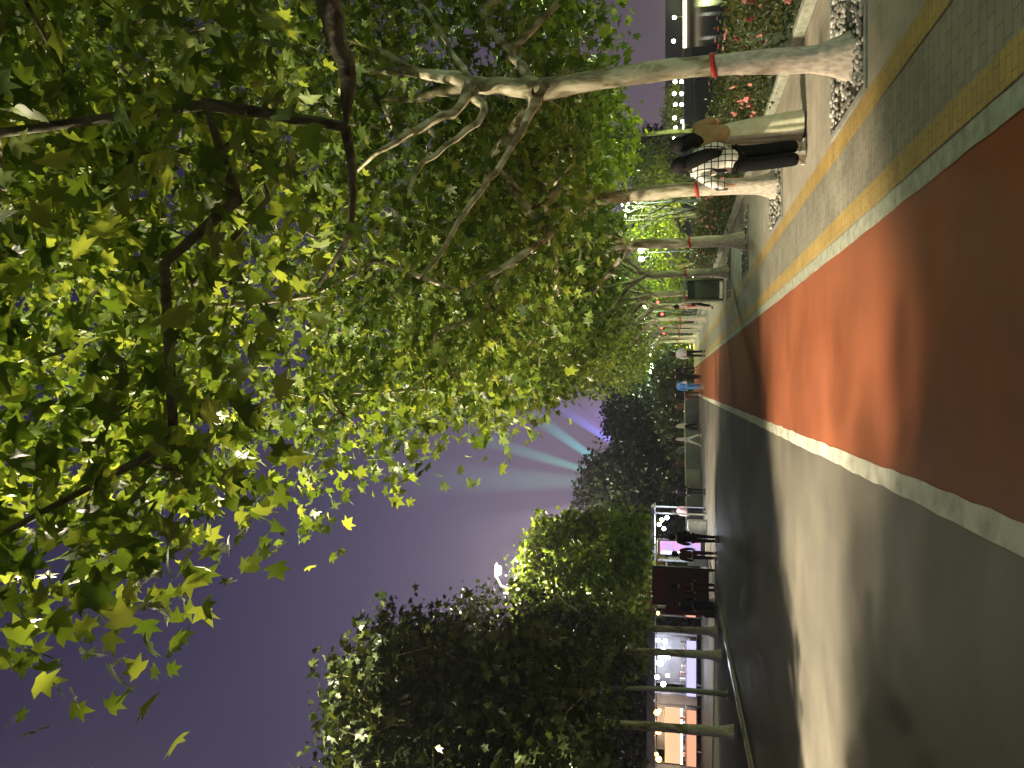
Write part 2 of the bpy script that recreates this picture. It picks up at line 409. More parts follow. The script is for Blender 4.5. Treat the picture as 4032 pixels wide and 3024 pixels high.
def sample_crown(n_, inside, bb, g, lump=1.0):
    out = []
    ph = g.uniform(0, 6.28, 6)
    while len(out) < n_:
        p = np.array([g.uniform(*bb[0]), g.uniform(*bb[1]), g.uniform(*bb[2])])
        q = inside(p)
        if q <= 0: continue
        nz = math.sin(p[0]*1.7+ph[0])*math.sin(p[1]*1.6+ph[1])*math.sin(p[2]*1.9+ph[2]) + .5*math.sin(p[0]*3.3+ph[3])*math.sin(p[2]*3.7+ph[4])
        if nz*lump < -.42: continue
        if g.uniform() > (.45+.55*(1-min(q, .5)*2)): continue      # thicker towards the outside
        out.append(p)
    return np.array(out)

def pipe(paths, tops, base_r, g, tw=.0065, seg=5, maxlen=2.2):
    """grow branches: given main paths (list of [(pt, r)...]), attach every cluster to its nearest node"""
    nodes = []; rad0 = []; par = []
    def soft(path):
        P = [Vector(p) for p, _ in path]; r = [q for _, q in path]
        if len(P) < 3: return path
        out = []
        for i in range(len(P)-1):
            a, b, c, d = P[max(i-1, 0)], P[i], P[i+1], P[min(i+2, len(P)-1)]
            for k in range(3):
                t = k/3; q = .5*((2*b)+(c-a)*t+(2*a-5*b+4*c-d)*t*t+(3*b-a-3*c+d)*t**3)
                if i or k: q = q+Vector(g.normal(0, .014, 3))
                out.append((q, r[i]*(1-t)+r[i+1]*t))
        return out+[(P[-1], r[-1])]
    paths = [soft(p) for p in paths]
    for path in paths:
        st = None
        for i, (p, r_) in enumerate(path):
            if i == 0:
                # join onto nearest existing node
                if nodes:
                    d = [(Vector(p)-q).length for q in nodes]; j = int(np.argmin(d))
                    if d[j] < .12: st = j; continue
                    par.append(j)
                else: par.append(-1)
            else: par.append(st)
            nodes.append(Vector(p)); rad0.append(r_); st = len(nodes)-1
    order = sorted(range(len(tops)), key=lambda i: (Vector(tops[i])-nodes[0]).length)
    cnt_src = []
    for i in order:
        T = Vector(tops[i])
        A = np.array([tuple(q) for q in nodes]); dd = A-np.array(tuple(T))
        dist = np.linalg.norm(dd, axis=1) + np.maximum(0, A[:, 2]-T.z)*.5
        j = int(np.argmin(dist)); L = (T-nodes[j]).length
        k = max(1, int(L/.55)); prev = j
        off = Vector(g.normal(0, .10*L, 3)); off.z = abs(off.z)*.8
        for s_ in range(1, k+1):
            f_ = s_/k; p = nodes[j].lerp(T, f_)+off*math.sin(math.pi*f_)
            nodes.append(p); rad0.append(0); par.append(prev); prev = len(nodes)-1
        cnt_src.append(prev)
    cnt = np.zeros(len(nodes))
    for c_ in cnt_src: cnt[c_] += 1
    for i in range(len(nodes)-1, -1, -1):
        if par[i] is not None and par[i] >= 0: cnt[par[i]] += cnt[i]
    R_ = [max(tw*max(c_, 1)**.47, rad0[i]) if rad0[i] == 0 else rad0[i] for i, c_ in enumerate(cnt)]
    mb = MB()
    kids = {}
    for i, p in enumerate(par):
        if p is not None and p >= 0: kids.setdefault(p, []).append(i)
    done = set()
    stack = [(-1, i) for i, p in enumerate(par) if p == -1]
    while stack:
        p, i = stack.pop()
        chain = ([p] if p >= 0 else []) + [i]
        cur = i
        while cur in kids:
            ks = sorted(kids[cur], key=lambda q: -R_[q])
            for o_ in ks[1:]: stack.append((cur, o_))
            cur = ks[0]; chain.append(cur)
        if len(chain) < 2: continue
        rr = [R_[c_] for c_ in chain]
        if p >= 0: rr[0] = min(rr[0], rr[1]*1.25)
        mb.tube([nodes[c_] for c_ in chain], rr, seg if rr[0] > .02 else 3, cap=False)
    return mb

def trunk_mb(pts, rad, seg=16, g=None, flare=.5):
    mb = MB(); P = [Vector(p) for p in pts]
    # resample with knobbly surface
    QP, QR = [], []
    for i in range(len(P)-1):
        k = 6
        for s_ in range(k):
            f_ = s_/k; QP.append(P[i].lerp(P[i+1], f_)); QR.append(rad[i]*(1-f_)+rad[i+1]*f_)
    QP.append(P[-1]); QR.append(rad[-1])
    mb.tube(QP, QR, seg, cap=False)
    V = []
    for i, v in enumerate(mb.V):
        ring, k = divmod(i, seg); c = QP[ring]; v = Vector(v); d = v-c
        h_ = v.z; th_ = 2*math.pi*k/seg
        f_ = 1+.05*math.sin(3*th_+h_*2.1)+.045*math.sin(2*th_-h_*5.3)+g.normal(0, .012)
        if h_ < .35: f_ += (.35-h_)/.35*flare*(.45+.55*math.sin(4*th_+1.3))
        V.append(c+d*f_)
    mb.V = V
    return mb

def band_mb(P, rad, z0, z1, seg=16):
    P = [Vector(p) for p in P]
    def at(z):
        for i in range(len(P)-1):
            if P[i].z <= z <= P[i+1].z:
                f_ = (z-P[i].z)/(P[i+1].z-P[i].z); return P[i].lerp(P[i+1], f_), rad[i]*(1-f_)+rad[i+1]*f_
    mb = MB(); pts = []; rr = []
    for z, kf in ((z0, .9), (z0, 1.1), (z1, 1.1), (z1, .9)):
        c, r_ = at(z); pts.append(c+Vector((0, 0, .0001*len(pts)))); rr.append(r_*kf+.004)
    V = []
    for (p, r_) in zip(pts, rr):
        for k in range(seg):
            t_ = 2*math.pi*k/seg; f_ = 1+.05*math.sin(3*t_+p.z*2.1)+.045*math.sin(2*t_-p.z*5.3)
            tilt = .02*math.cos(t_+1)
            V.append((p.x+math.cos(t_)*r_*f_, p.y+math.sin(t_)*r_*f_, p.z+tilt))
    Fc = []
    for i in range(3):
        for k in range(seg):
            j = (k+1) % seg; Fc.append((i*seg+k, i*seg+j, (i+1)*seg+j, (i+1)*seg+k))
    return mb.add(V, Fc)

def plane_tree(loc, label, seed, crown, bb, fork, tr, limbs=None, ncl=330, per=36, size=.155, leafkind='lobed', spread=.32,
               leaf='leaf', group=None, bark='bark', band=True, cat='tree', lump=1.0, top='bark_plain', droop=.5):
    g = np.random.default_rng(seed)
    t_ = empty('plane_tree', loc, label, cat, group)
    P, rd = tr
    tm = trunk_mb(P, rd, 16, g); tk = tm.build('trunk', M[bark], t_, True)
    if band: band_mb(P, rd, 1.20, 1.25).build('red_band', M['red_paint'], tk, True)
    C = sample_crown(ncl, crown, bb, g, lump)
    if group == LEFT:       # foliage is cut back around the street lamp's head
        e_ = np.array([-8.02, 31, 7.4]); e_ /= np.linalg.norm(e_); Wc = C+np.array(loc)-np.array([0, 0, 1.6])
        k_ = (Wc@e_); C = C[(np.linalg.norm(Wc-k_[:, None]*e_, axis=1) > .85) | (k_ > 33)]
    if limbs is None:
        limbs = []
        fp = Vector(P[-1]); nl = 6
        for i in range(nl):
            a = i/nl*2*math.pi+g.uniform(-.4, .4); pth = [(fp, rd[-1]*.85)]
            L = g.uniform(2.4, 3.6); el = g.uniform(.7, 1.3)
            for s_ in (.2, .45, .75, 1.0):
                pth.append((fp+Vector((math.cos(a)*L*s_*math.cos(el)*1.2, math.sin(a)*L*s_*math.cos(el), L*s_*math.sin(el)*(1.1-.1*s_)))+Vector(g.normal(0, .06, 3)), rd[-1]*(.62-.45*s_)))
            limbs.append(pth)
    bm_ = pipe(limbs, C, rd[-1], g); bm_.build('branches', M[top], t_, True)
    V, Fc = leaves(C, per, size, leafkind, spread, g, droop=droop)
    build_np('crown', V, Fc, M[leaf], t_)
    return t_

RIGHT = 'plane trees in the row on the river side of the promenade'
LEFT = 'plane trees in the row on the stall side of the promenade'
def right_crown(xl, xr, ry, zlo, ztop, zout=1.6, xoff=0.0):
    def f(p):
        rx = xl if p[0] < xoff else xr
        rho = math.hypot((p[0]-xoff)/rx, p[1]/ry)
        if rho > 1: return -1
        lo = zlo+zout*rho**2 if p[0] < 0 else zlo-.1
        hi = ztop-3.6*rho**2.5
        if not lo < p[2] < hi: return -1
        return min(1-rho, (p[2]-lo)/2.5, (hi-p[2])/2.5)
    return f

# tree 1: the big tree, its limbs follow the photograph's
B1 = Vector((3.0, 7.29, 0))
def L1(pts, rad, ys):
    return [(PT(u, v, y)-B1, r_) for (u, v), r_, y in zip(pts, rad, ys)]
tr1 = ([(0, 0, 0), (.01, 0, .35), (.03, 0, 1.0), (.03, 0, 1.6), (.0, 0, 2.3), (-.06, 0, 2.95)], [.17, .122, .099, .096, .096, .108])
F1 = (-.06, 0, 2.95)
limbs1 = [
 [(F1, .12)] + L1([(2690, 1960), (2698, 1851), (2742, 1640), (2745, 1450)], [.085, .09, .055, .035], [7.3, 7.3, 7.35, 7.5]),
 [(F1, .12)] + L1([(2597, 2090), (2460, 2020), (2351, 1960), (2221, 1851), (1997, 1706), (1924, 1656)], [.045, .036, .032, .03, .024, .018], [7.25, 7.1, 7.0, 6.8, 6.5, 6.3]),
 L1([(2698, 1851), (2640, 1870), (2583, 1902), (2490, 1800), (2380, 1670), (2257, 1612)], [.08, .06, .04, .03, .026, .018], [7.3, 7.25, 7.2, 7.0, 6.8, 6.6]),
 L1([(2698, 1851), (2619, 1822), (2540, 1690), (2496, 1605), (2420, 1480)], [.08, .05, .045, .04, .02], [7.3, 7.1, 6.9, 6.7, 6.5]),
 L1([(2698, 1851), (2660, 1760), (2640, 1620), (2630, 1500)], [.08, .05, .045, .02], [7.3, 7.5, 7.7, 7.9]),
 L1([(2698, 1851), (2749, 1829), (2830, 1780), (2915, 1721), (3100, 1580)], [.08, .035, .03, .026, .015], [7.3, 7.3, 7.4, 7.5, 7.7]),
 [(F1, .12)] + L1([(2720, 2070), (2800, 2020), (2870, 1960), (3000, 1900)], [.06, .045, .04, .025], [7.35, 7.5, 7.6, 7.8]),
 L1([(2742, 1640), (2820, 1500), (2900, 1300)], [.05, .03, .02], [7.35, 7.6, 8.0]),
]
def c1(p):
    if p[1] < -.15 and p[2] < 6.2 and p[0] < 1.6: return -1
    if abs(p[1]) < 1.0 and p[2] < 4.2 and -1.6 < p[0] < .8: return -1
    return right_crown(4.2, 4.6, 3.4, 2.6, 10.0, 1.4)(p)
plane_tree(B1, 'largest plane tree, pale leaning trunk with a red band, standing in the nearest gravel pit', 11,
           c1, ((-4.3, 4.7), (-3.5, 3.5), (1.8, 10.2)), None, tr1, limbs1, ncl=450, per=46, group=RIGHT, size=.14)
# tree 0: trunk outside the frame, its crown hangs over the camera
tr0 = ([(0, 0, 0), (.02, 0, 1.0), (0, .05, 2.0), (-.04, .1, 2.9)], [.19, .13, .12, .12])
B0 = Vector((3.15, 2.1, 0))
F0 = (-.04, .1, 2.9)
limbs0 = [
 [(F0, .12), (PT(3300, 1260, 3.0)-B0, .085), (PT(3024, 1308, 3.25)-B0, .065), (PT(2785, 1345, 3.4)-B0, .05), (PT(2518, 1359, 3.6)-B0, .03), (PT(2156, 1381, 3.8)-B0, .02), (PT(1900, 1250, 4.0)-B0, .012)],
 [(F0, .12), (-.4, -.2, 4.0), (-1.2, -.3, 5.2), (-2.2, 0, 6.2)], [(F0, .12), (.5, .6, 4.2), (.8, 1.6, 5.6), (.6, 2.4, 7.0)], [(F0, .12), (-.3, .8, 4.4), (-1.0, 1.8, 5.8), (-2.0, 2.4, 6.6)],
]
limbs0 = [[(Vector(p), ((.10, .032, .022, .012)[i] if len(pth) == 4 else r_)) if not isinstance(p, (int, float)) else None for i, (p, r_) in enumerate([(q if isinstance(q[1], float) and len(q) == 2 else (q, .05)) for q in pth])] for pth in limbs0]
def c0(p):
    q = right_crown(4.6, 4.6, 3.6, 3.3, 10.0, .8)(p)
    w_ = p+np.array(B0); d = np.linalg.norm(w_-np.array([0, 0, 1.6]))
    hd_ = math.hypot(w_[0], w_[1])
    if w_[1] > .5 and math.atan2(w_[2]-1.6, .977*w_[1]+1e-6) < R(31): return -1
    return -1 if d < 3.7 else q
plane_tree(B0, 'plane tree whose leafy branches hang overhead across the top of the promenade view', 5,
           c0, ((-4.8, 4.7), (-3.7, 3.7), (2.8, 10.2)), None, tr0, limbs0, ncl=540, per=66, group=RIGHT, size=.132, band=True, top='bark_dark')  # limbs take a darkened bark colour in place of the crown's shade
# generic river side trees
tA = plane_tree((3.15, 12.35, 0), 'second plane tree along the river side row, partly hidden by the two women', 21,
                right_crown(3.9, 4.4, 3.2, 2.9, 9.3, 1.3), ((-4, 4.5), (-3.3, 3.3), (1.8, 9.5)), None,
                ([(0, 0, 0), (.02, 0, .6), (0, 0, 1.5), (-.03, 0, 2.2), (-.05, 0, 2.75)], [.16, .125, .115, .11, .115]), ncl=330, group=RIGHT)
tB = plane_tree((3.25, 17.5, 0), 'third plane tree along the river side row, slim forked trunk', 33,
                right_crown(3.8, 3.1, 3.2, 3.4, 9.3, 1.3), ((-4, 4.5), (-3.3, 3.3), (1.8, 9.5)), None,
                ([(0, 0, 0), (.01, 0, .6), (0, 0, 1.5), (.03, 0, 2.2), (0, 0, 2.6)], [.17, .13, .12, .11, .11]), ncl=320, group=RIGHT)
tC = plane_tree((3.3, 22.6, 0), 'fourth plane tree along the river side row, just before the litter bin', 44,
                right_crown(3.7, 2.9, 3.2, 3.6, 9.0, 1.1), ((-4, 4.5), (-3.3, 3.3), (1.8, 9.5)), None,
                ([(0, 0, 0), (-.01, 0, .6), (0, 0, 1.5), (-.03, 0, 2.1), (0, 0, 2.4)], [.16, .12, .11, .105, .11]), ncl=330, per=30, leafkind='mid', size=.18, group=RIGHT)
names = ['fifth', 'sixth', 'seventh', 'eighth', 'ninth', 'tenth', 'eleventh']
extra = ['right behind the litter bin', 'beside the person carrying a red bag', 'with a pale slim trunk', 'deep in the avenue', 'near the yellow lit trees', 'close to the far end', 'last before the yellow lit trees']
for i, nm in enumerate(names):
    copy_tree(tC, (3.3+.05*math.sin(i*2), 27.6+5.1*i, 0), rz=[0.5, 2.9, 0.2, 3.5, .8, 2.6, 0][i], sc_=[1, .97, 1.02, .98, 1, .97, 1][i],
              label=f'{nm} plane tree along the river side row, {extra[i]}', group=RIGHT)

# trees on the stall side
def left_crown(rx, ry, zlo, ztop, zc=.42, ox=0.0):
    def f(p):
        zz = (p[2]-zlo)/(ztop-zlo)
        if not 0 < zz < 1: return -1
        k = (zz/zc)**.45 if zz < zc else (max(0, 1-((zz-zc)/(1-zc))**2.0))**.5
        rho = math.hypot((p[0]-ox)/(rx*k+1e-6), p[1]/(ry*k+1e-6))
        return 1-rho
    return f
trL = ([(0, 0, 0), (.01, 0, .6), (0, 0, 1.6), (-.04, .03, 2.5), (-.1, .05, 3.4)], [.18, .14, .125, .12, .12])
lA = plane_tree((-9.45, 20.8, 0), 'tall dark plane tree on the stall side, nearest one whose trunk shows', 51, left_crown(2.9, 3.0, 2.9, 11.9, .42, -.9), ((-3.9, 3.4), (-3.3, 3.3), (2.6, 12.3)), None,
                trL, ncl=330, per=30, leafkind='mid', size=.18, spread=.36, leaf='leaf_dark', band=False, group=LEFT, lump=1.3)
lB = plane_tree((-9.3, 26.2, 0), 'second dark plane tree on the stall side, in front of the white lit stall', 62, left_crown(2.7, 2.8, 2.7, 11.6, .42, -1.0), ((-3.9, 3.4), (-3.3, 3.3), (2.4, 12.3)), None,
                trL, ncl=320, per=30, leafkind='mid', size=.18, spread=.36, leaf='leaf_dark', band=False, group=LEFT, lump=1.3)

copy_tree(lB, (-10.0, 15.4, 0), .2, (.9, .9, .66), 'dark plane tree whose crown fills the edge of the view on the stall side', LEFT)
lC = plane_tree((-8.9, 35.6, 0), 'plane tree with bright yellow green crown lit by the street lamp above it', 77, left_crown(2.3, 2.5, 2.6, 9.4), ((-3.4, 3.4), (-3.3, 3.3), (2.4, 12.3)), None,
                trL, ncl=260, per=30, leafkind='mid', size=.18, spread=.32, leaf='leaf', band=False, group=LEFT, lump=1.2)
copy_tree(lC, (-9.6, 41.5, 0), 1.1, (1, 1, .84), 'smaller plane tree behind the lamp lit one, on the stall side', LEFT)
# two trees of this row beside the near lamp; they shade the promenade
def box_crown(cx, cy, rx, ry, z0, z1, base=(0, 0), clear=False, seen=False):
    def f(p):
        wx, wy = p[0]+base[0], p[1]+base[1]
        if seen and wx > -.519*(.977*wy+.213*(p[2]-1.6))-.3 and math.atan2(p[2]-1.6, wy) > R(26): return -1
        if clear and wx > -.519*(.977*wy+.213*(p[2]-1.6))-.75: return -1
        rho = (abs((p[0]-cx)/rx)**2.2+abs((p[1]-cy)/ry)**2.2)**(1/2.2)
        top_ = z1-(.55*max(0, wx+6.3) if clear else 1.5*rho**2)
        return 1-rho if rho < 1 and z0 < p[2] < top_ else -1
    return f
plane_tree((-9.4, 29.0, 0), 'low crowned plane tree on the stall side, right below the shining street lamp', 83, box_crown(1.5, -.8, 2.9, 2.4, 2.7, 8.0), ((-1.4, 4.4), (-3.2, 1.6), (2.7, 8.0)), None,
           trL, ncl=420, per=34, leafkind='mid', size=.19, spread=.24, leaf='leaf', band=False, group=LEFT, lump=.3)
plane_tree((-8.6, 3.4, 0), 'plane tree of the stall side row beside the camera', 81, box_crown(2.2, -.17, 4.1, 3.7, 3.0, 7.5, (-8.6, 3.4), True), ((-2, 6.4), (-3.7, 4.1), (3, 7.5)), None,
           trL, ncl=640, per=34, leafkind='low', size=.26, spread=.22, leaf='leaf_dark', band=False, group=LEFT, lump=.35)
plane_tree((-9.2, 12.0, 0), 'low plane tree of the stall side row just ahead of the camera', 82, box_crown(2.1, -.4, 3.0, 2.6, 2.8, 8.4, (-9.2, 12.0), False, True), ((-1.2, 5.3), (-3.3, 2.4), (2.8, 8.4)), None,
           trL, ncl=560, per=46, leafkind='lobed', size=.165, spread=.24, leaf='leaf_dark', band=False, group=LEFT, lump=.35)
copy_tree(lA, (-8.7, -3.6, 0), 5.0, (1.1, 1.1, .8), 'plane tree of the stall side row behind the camera', LEFT)

# round dark evergreens in the distance
def simple_tree(name, loc, label, seed, rx, ry, zlo, ztop, leaf, ncl, per, size, group=None, spread=.35, trunk_r=.16, kind='low', zc=.4, bark='bark_dark', lump=.6, up=.5):
    g = np.random.default_rng(seed)
    t_ = empty(name, loc, label, 'tree', group)
    MB().tube([(0, 0, 0), (.05, 0, zlo*.6), (-.03, 0, zlo+.3), (0, 0, (zlo+ztop)/2)], [trunk_r*1.3, trunk_r, trunk_r*.85, trunk_r*.4], 8).build('trunk', M[bark], t_, True)
    C = sample_crown(ncl, left_crown(rx, ry, zlo, ztop, zc), ((-rx, rx), (-ry, ry), (zlo, ztop)), g, lump)
    V, Fc = leaves(C, per, size, kind, spread, g, up=up); build_np('crown', V, Fc, M[leaf], t_)
    return t_
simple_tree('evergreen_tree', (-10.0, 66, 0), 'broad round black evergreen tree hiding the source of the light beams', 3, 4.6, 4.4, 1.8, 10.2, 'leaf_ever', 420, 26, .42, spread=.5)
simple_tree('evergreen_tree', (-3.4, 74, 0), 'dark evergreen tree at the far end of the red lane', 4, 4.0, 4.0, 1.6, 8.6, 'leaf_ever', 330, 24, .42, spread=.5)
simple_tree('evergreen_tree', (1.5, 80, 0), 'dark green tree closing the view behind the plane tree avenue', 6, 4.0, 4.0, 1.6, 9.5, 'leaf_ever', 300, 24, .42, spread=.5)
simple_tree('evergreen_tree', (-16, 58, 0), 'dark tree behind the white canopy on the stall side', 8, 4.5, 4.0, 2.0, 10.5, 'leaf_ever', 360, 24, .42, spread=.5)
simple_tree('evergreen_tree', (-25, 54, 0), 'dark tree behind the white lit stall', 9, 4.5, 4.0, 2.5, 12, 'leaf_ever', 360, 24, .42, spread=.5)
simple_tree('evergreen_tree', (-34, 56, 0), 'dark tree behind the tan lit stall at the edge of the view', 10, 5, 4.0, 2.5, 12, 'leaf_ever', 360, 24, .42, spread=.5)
simple_tree('rusty_shrub', (-10.4, 40, 0), 'rusty orange leaved small tree above the maroon board', 12, 1.5, 1.3, 1.8, 4.6, 'leaf_brown', 70, 22, .2, spread=.22, trunk_r=.06)
def mass(name, label, x0, x1, y0, y1, zt, n_, size, leaf, seed):
    g = np.random.default_rng(seed); C = []
    while len(C) < n_:
        x, y, z = g.uniform(x0, x1), g.uniform(y0, y1), g.uniform(.2, zt)
        if z < zt*(.72+.18*math.sin(x*.55+seed)+.10*math.sin(x*1.3)): C.append((x, y, z))
    V, Fc = leaves(np.array(C), 16, size, 'low', size*1.3, g); o = build_np(name, V, Fc, M[leaf])
    tag(o, label, 'woodland', kind='stuff')
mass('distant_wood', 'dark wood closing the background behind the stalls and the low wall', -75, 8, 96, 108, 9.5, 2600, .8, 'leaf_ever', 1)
mass('shrub_mass', 'green shrubbery behind the low wall', -12, 5.5, 60, 64, 3.4, 700, .32, 'leaf_dark', 2)
mass('shrub_mass', 'dark shrubbery behind the stalls', -40, -12, 49, 52, 4.2, 1200, .36, 'leaf_dark', 4)
# trees beyond the hedge on the river side
simple_tree('riverside_tree', (9.3, 28, 0), 'bright lime green tree beside the nearest three globe lamp', 14, 2.0, 1.8, 2.9, 6.0, 'leaf_yellow', 120, 26, .19, spread=.24, trunk_r=.09, kind='mid', bark='bark_dark')
simple_tree('riverside_tree', (27, 92, 0), 'dark round tree standing alone against the river sky', 15, 4.2, 4, 1.0, 7.6, 'leaf_ever', 300, 22, .4, spread=.45)
YG = 'lit trees on the river bank'
specs = [(11.5, 52, 2.6, .8, 5.2), (15.0, 60, 2.8, .8, 5.2), (8.6, 55, 2.4, .7, 5.0), (6.2, 58, 2.3, .7, 4.8), (18.5, 66, 3.0, .8, 5.2)]
labs = ['yellow green lit tree behind the black bare stems', 'yellow green lit tree beside the dark round river tree', 'yellow green lit tree between the third and fourth trunks', 'yellow green lit tree behind the litter bin', 'yellow green lit tree farthest out along the river bank']
for i, (x, y, r_, z0, z1) in enumerate(specs):
    simple_tree('lit_tree', (x, y, 0), labs[i], 70+i, r_, r_, z0, z1, 'leaf_yellow', 120, 22, .26, YG, spread=.35, kind='low')
for i, (x, y) in enumerate(((3.4, 63.5), (1.9, 64.5), (4.9, 66))):
    simple_tree('golden_tree', (x, y, 0), ['strongly yellow lit column of foliage at the end of the avenue, middle one', 'strongly yellow lit column of foliage nearest the red lane', 'strongly yellow lit column of foliage nearest the river'][i], 90+i, .75, .75, 1.5, 4.6, 'leaf_yellow', 60, 22, .2, 'yellow lit columns at the end of the avenue', spread=.2, trunk_r=.08)
# black multi stemmed bare trees in front of the lit ones
def bare_tree(loc, label, seed):
    g = np.random.default_rng(seed); mb = MB()
    for i in range(9):
        a = g.uniform(0, 6.28); r_ = g.uniform(.3, 1.5); h_ = g.uniform(2.6, 4.2); p = Vector((g.normal(0, .1), g.normal(0, .1), .2)); pts = [p]
        for s_ in range(1, 6):
            f_ = s_/5; pts.append(Vector((math.cos(a)*r_*f_**.8, math.sin(a)*r_*f_**.8, .2+h_*f_))+Vector(g.normal(0, .06, 3)))
        mb.tube(pts, [.06, .045, .035, .025, .015, .008], 5)
        for k in (2, 3):
            q = pts[k]; mb.tube([q, q+Vector(g.normal(0, .3, 3))+Vector((0, 0, .4)), q+Vector(g.normal(0, .5, 3))+Vector((0, 0, .9))], [.02, .014, .006], 4)
    t_ = empty('bare_tree', loc, label, 'tree', 'bare black trees beyond the rose hedge')
    mb.build('branches', M['bark_dark'], t_, True); MB().tube([(0, 0, 0), (0, 0, .45)], [.16, .10], 8).build('trunk', M['bark_dark'], t_, True)
bare_tree((8.0, 30, -.05), 'black many stemmed tree between the second and third trunks, nearer the women', 1)
bare_tree((7.9, 34.5, -.05), 'black many stemmed tree against the yellow green foliage, nearer the third trunk', 2)

# ------------------------------------------------------------------ tree pits with pebbles
PITY = [7.42, 12.35, 17.5, 22.6]
g = np.random.default_rng(3)
for i, y in enumerate(PITY):
    t_ = empty('tree_pit', (3.2, y, 0), f'square stone edged {["nearest", "second", "third", "fourth"][i]} tree pit along the river side paving', 'tree pit', 'square tree pits in the paving')
    f = MB(); f.box((0, -.69, .012), (1.44, .06, .03), .005); f.box((0, .69, .012), (1.44, .06, .03), .005); f.box((-.69, 0, .0115), (.06, 1.32, .029), .005); f.box((.69, 0, .0115), (.06, 1.32, .029), .005)
    f.build('pit_edge', M['concrete'], t_)
    MB().box((0, 0, .005), (1.32, 1.32, .016)).build('soil_bed', M['soil'], t_)
    mb = MB(); n_ = [620, 420, 240, 160][i]
    for k in range(n_):
        x, yy = g.uniform(-.64, .64, 2)
        if math.hypot(x+.1, yy) < .22: continue
        if g.uniform() < .35 and math.hypot(x+.2, yy) < .45: continue
        r_ = g.uniform(.014, .034); mb.ball((x, yy, .014+r_*.5), r_, 7, 5, g.uniform(.5, .8))
    o = mb.build('pebbles', M['pebble'], None, True); o.location = (3.2, y, 0)
    tag(o, f'pale pebbles scattered over the soil of the {["nearest", "second", "third", "fourth"][i]} tree pit', 'pebbles', kind='stuff')

# ------------------------------------------------------------------ rose hedge: individual bushes
def rose_mesh():
    mb = MB()
    for k in range(9):
        a = k*2.4; r_ = .008+.0035*k; c = Vector((math.cos(a)*r_, math.sin(a)*r_, .012))
        mb.ball(c, .022, 6, 4, .7)
    return mb
rm = rose_mesh().build('blossom', M['petal'], None, True); rr_ = rose_mesh().build('blossom', M['petal_red'], None, True)
for i in range(15):
    y = 8.2+i*1.75; g = np.random.default_rng(200+i)
    where = ['nearest the camera', 'second from the camera', 'third from the camera', 'fourth from the camera', 'fifth from the camera', 'sixth from the camera', 'seventh from the camera', 'eighth from the camera', 'ninth from the camera', 'tenth from the camera', 'eleventh from the camera', 'twelfth from the camera', 'thirteenth from the camera', 'fourteenth from the camera', 'farthest from the camera'][i]
    t_ = empty('rose_bush', (5.35, y, 0), f'pink and red flowering rose bush in the bed by the river, {where}', 'rose bush', 'rose bushes in the bed along the river')
    C = []
    while len(C) < 120:
        p = np.array([g.uniform(-.95, .95), g.uniform(-.95, .95), g.uniform(.06, .92)])
        top_ = .82+.1*math.sin(p[0]*5+i)+.08*math.sin(p[1]*6)
        if p[2] < top_*(1-.35*max(abs(p[0]), 0)**3) and (p[2] > .45 or p[0] < -.45 or g.uniform() < .2): C.append(p)
    V, Fc = leaves(np.array(C), 15 if i < 7 else 9, .062 if i < 7 else .085, 'low', .09, g, up=.6, droop=.1)
    build_np('foliage', V, Fc, M['rose_leaf'], t_)
    st = MB()
    for k in range(14):
        a = g.uniform(0, 6.28); st.tube([(math.cos(a)*.2, math.sin(a)*.2, 0), (math.cos(a)*.5, math.sin(a)*.5, .4), (math.cos(a)*.75, math.sin(a)*.7, .8)], [.012, .008, .004], 4)
    st.build('stems', M['bark_dark'], t_)
    for k in range(22 if i < 6 else 9):
        s_ = g.uniform(); x = -.98+g.uniform(-.04, .1) if s_ < .6 else g.uniform(-.8, .6); z = g.uniform(.2, .85) if s_ < .6 else .9
        src = rm if (k+i) % 4 else rr_
        if i < 6 and (x < -.9) and g.uniform() < .3: src = rr_
        b_ = src.copy(); col.objects.link(b_); b_.parent = t_; b_.location = (x, g.uniform(-.85, .85), z); b_.rotation_euler = (0, -R(70) if s_ < .6 else 0, g.uniform(0, 6)); q = g.uniform(.5, 1.1); b_.scale = (q, q, q)
bpy.data.objects.remove(rm); bpy.data.objects.remove(rr_)

# ------------------------------------------------------------------ street lamps
def street_lamp(y, label, x=-8.8, reach=.55, watts=LAMP_W):
    t_ = empty('street_lamp', (x, y, 0), label, 'street lamp', 'tall street lamps on the stall side')
    MB().tube([(0, 0, 0), (0, 0, .5), (0, 0, .52), (0, 0, 8.6)], [.11, .11, .085, .05], 12).build('pole', M['pale_metal'], t_, True)
    MB().tube([(0, 0, 8.5), (.1, 0, 8.85), (reach, 0, 9.08)], [.045, .04, .03], 8).build('arm', M['pale_metal'], t_, True)
    h_ = MB().box((reach+.22, 0, 9.08), (.62, .26, .10), .03).build('lamp_head', M['lamp_metal'], t_)
    MB().ball((reach+.22, 0, 8.97), .20, 12, 7, .6).build('lens', M['lamp_on'], h_, True)
    light('lamp_light', (reach+.22, 0, 8.78), watts, WARM, .26, t_)
    return t_
street_lamp(31, 'tall pale street lamp, its head shining beside the bright yellow green crown', watts=7500)
street_lamp(7.2, 'tall street lamp just outside the view that lights the near trees and road')
street_lamp(58, 'added street lamp, hidden far along the promenade on the stall side', x=-13.6, watts=12000)  # extra lamp added out of sight to light the far crowns

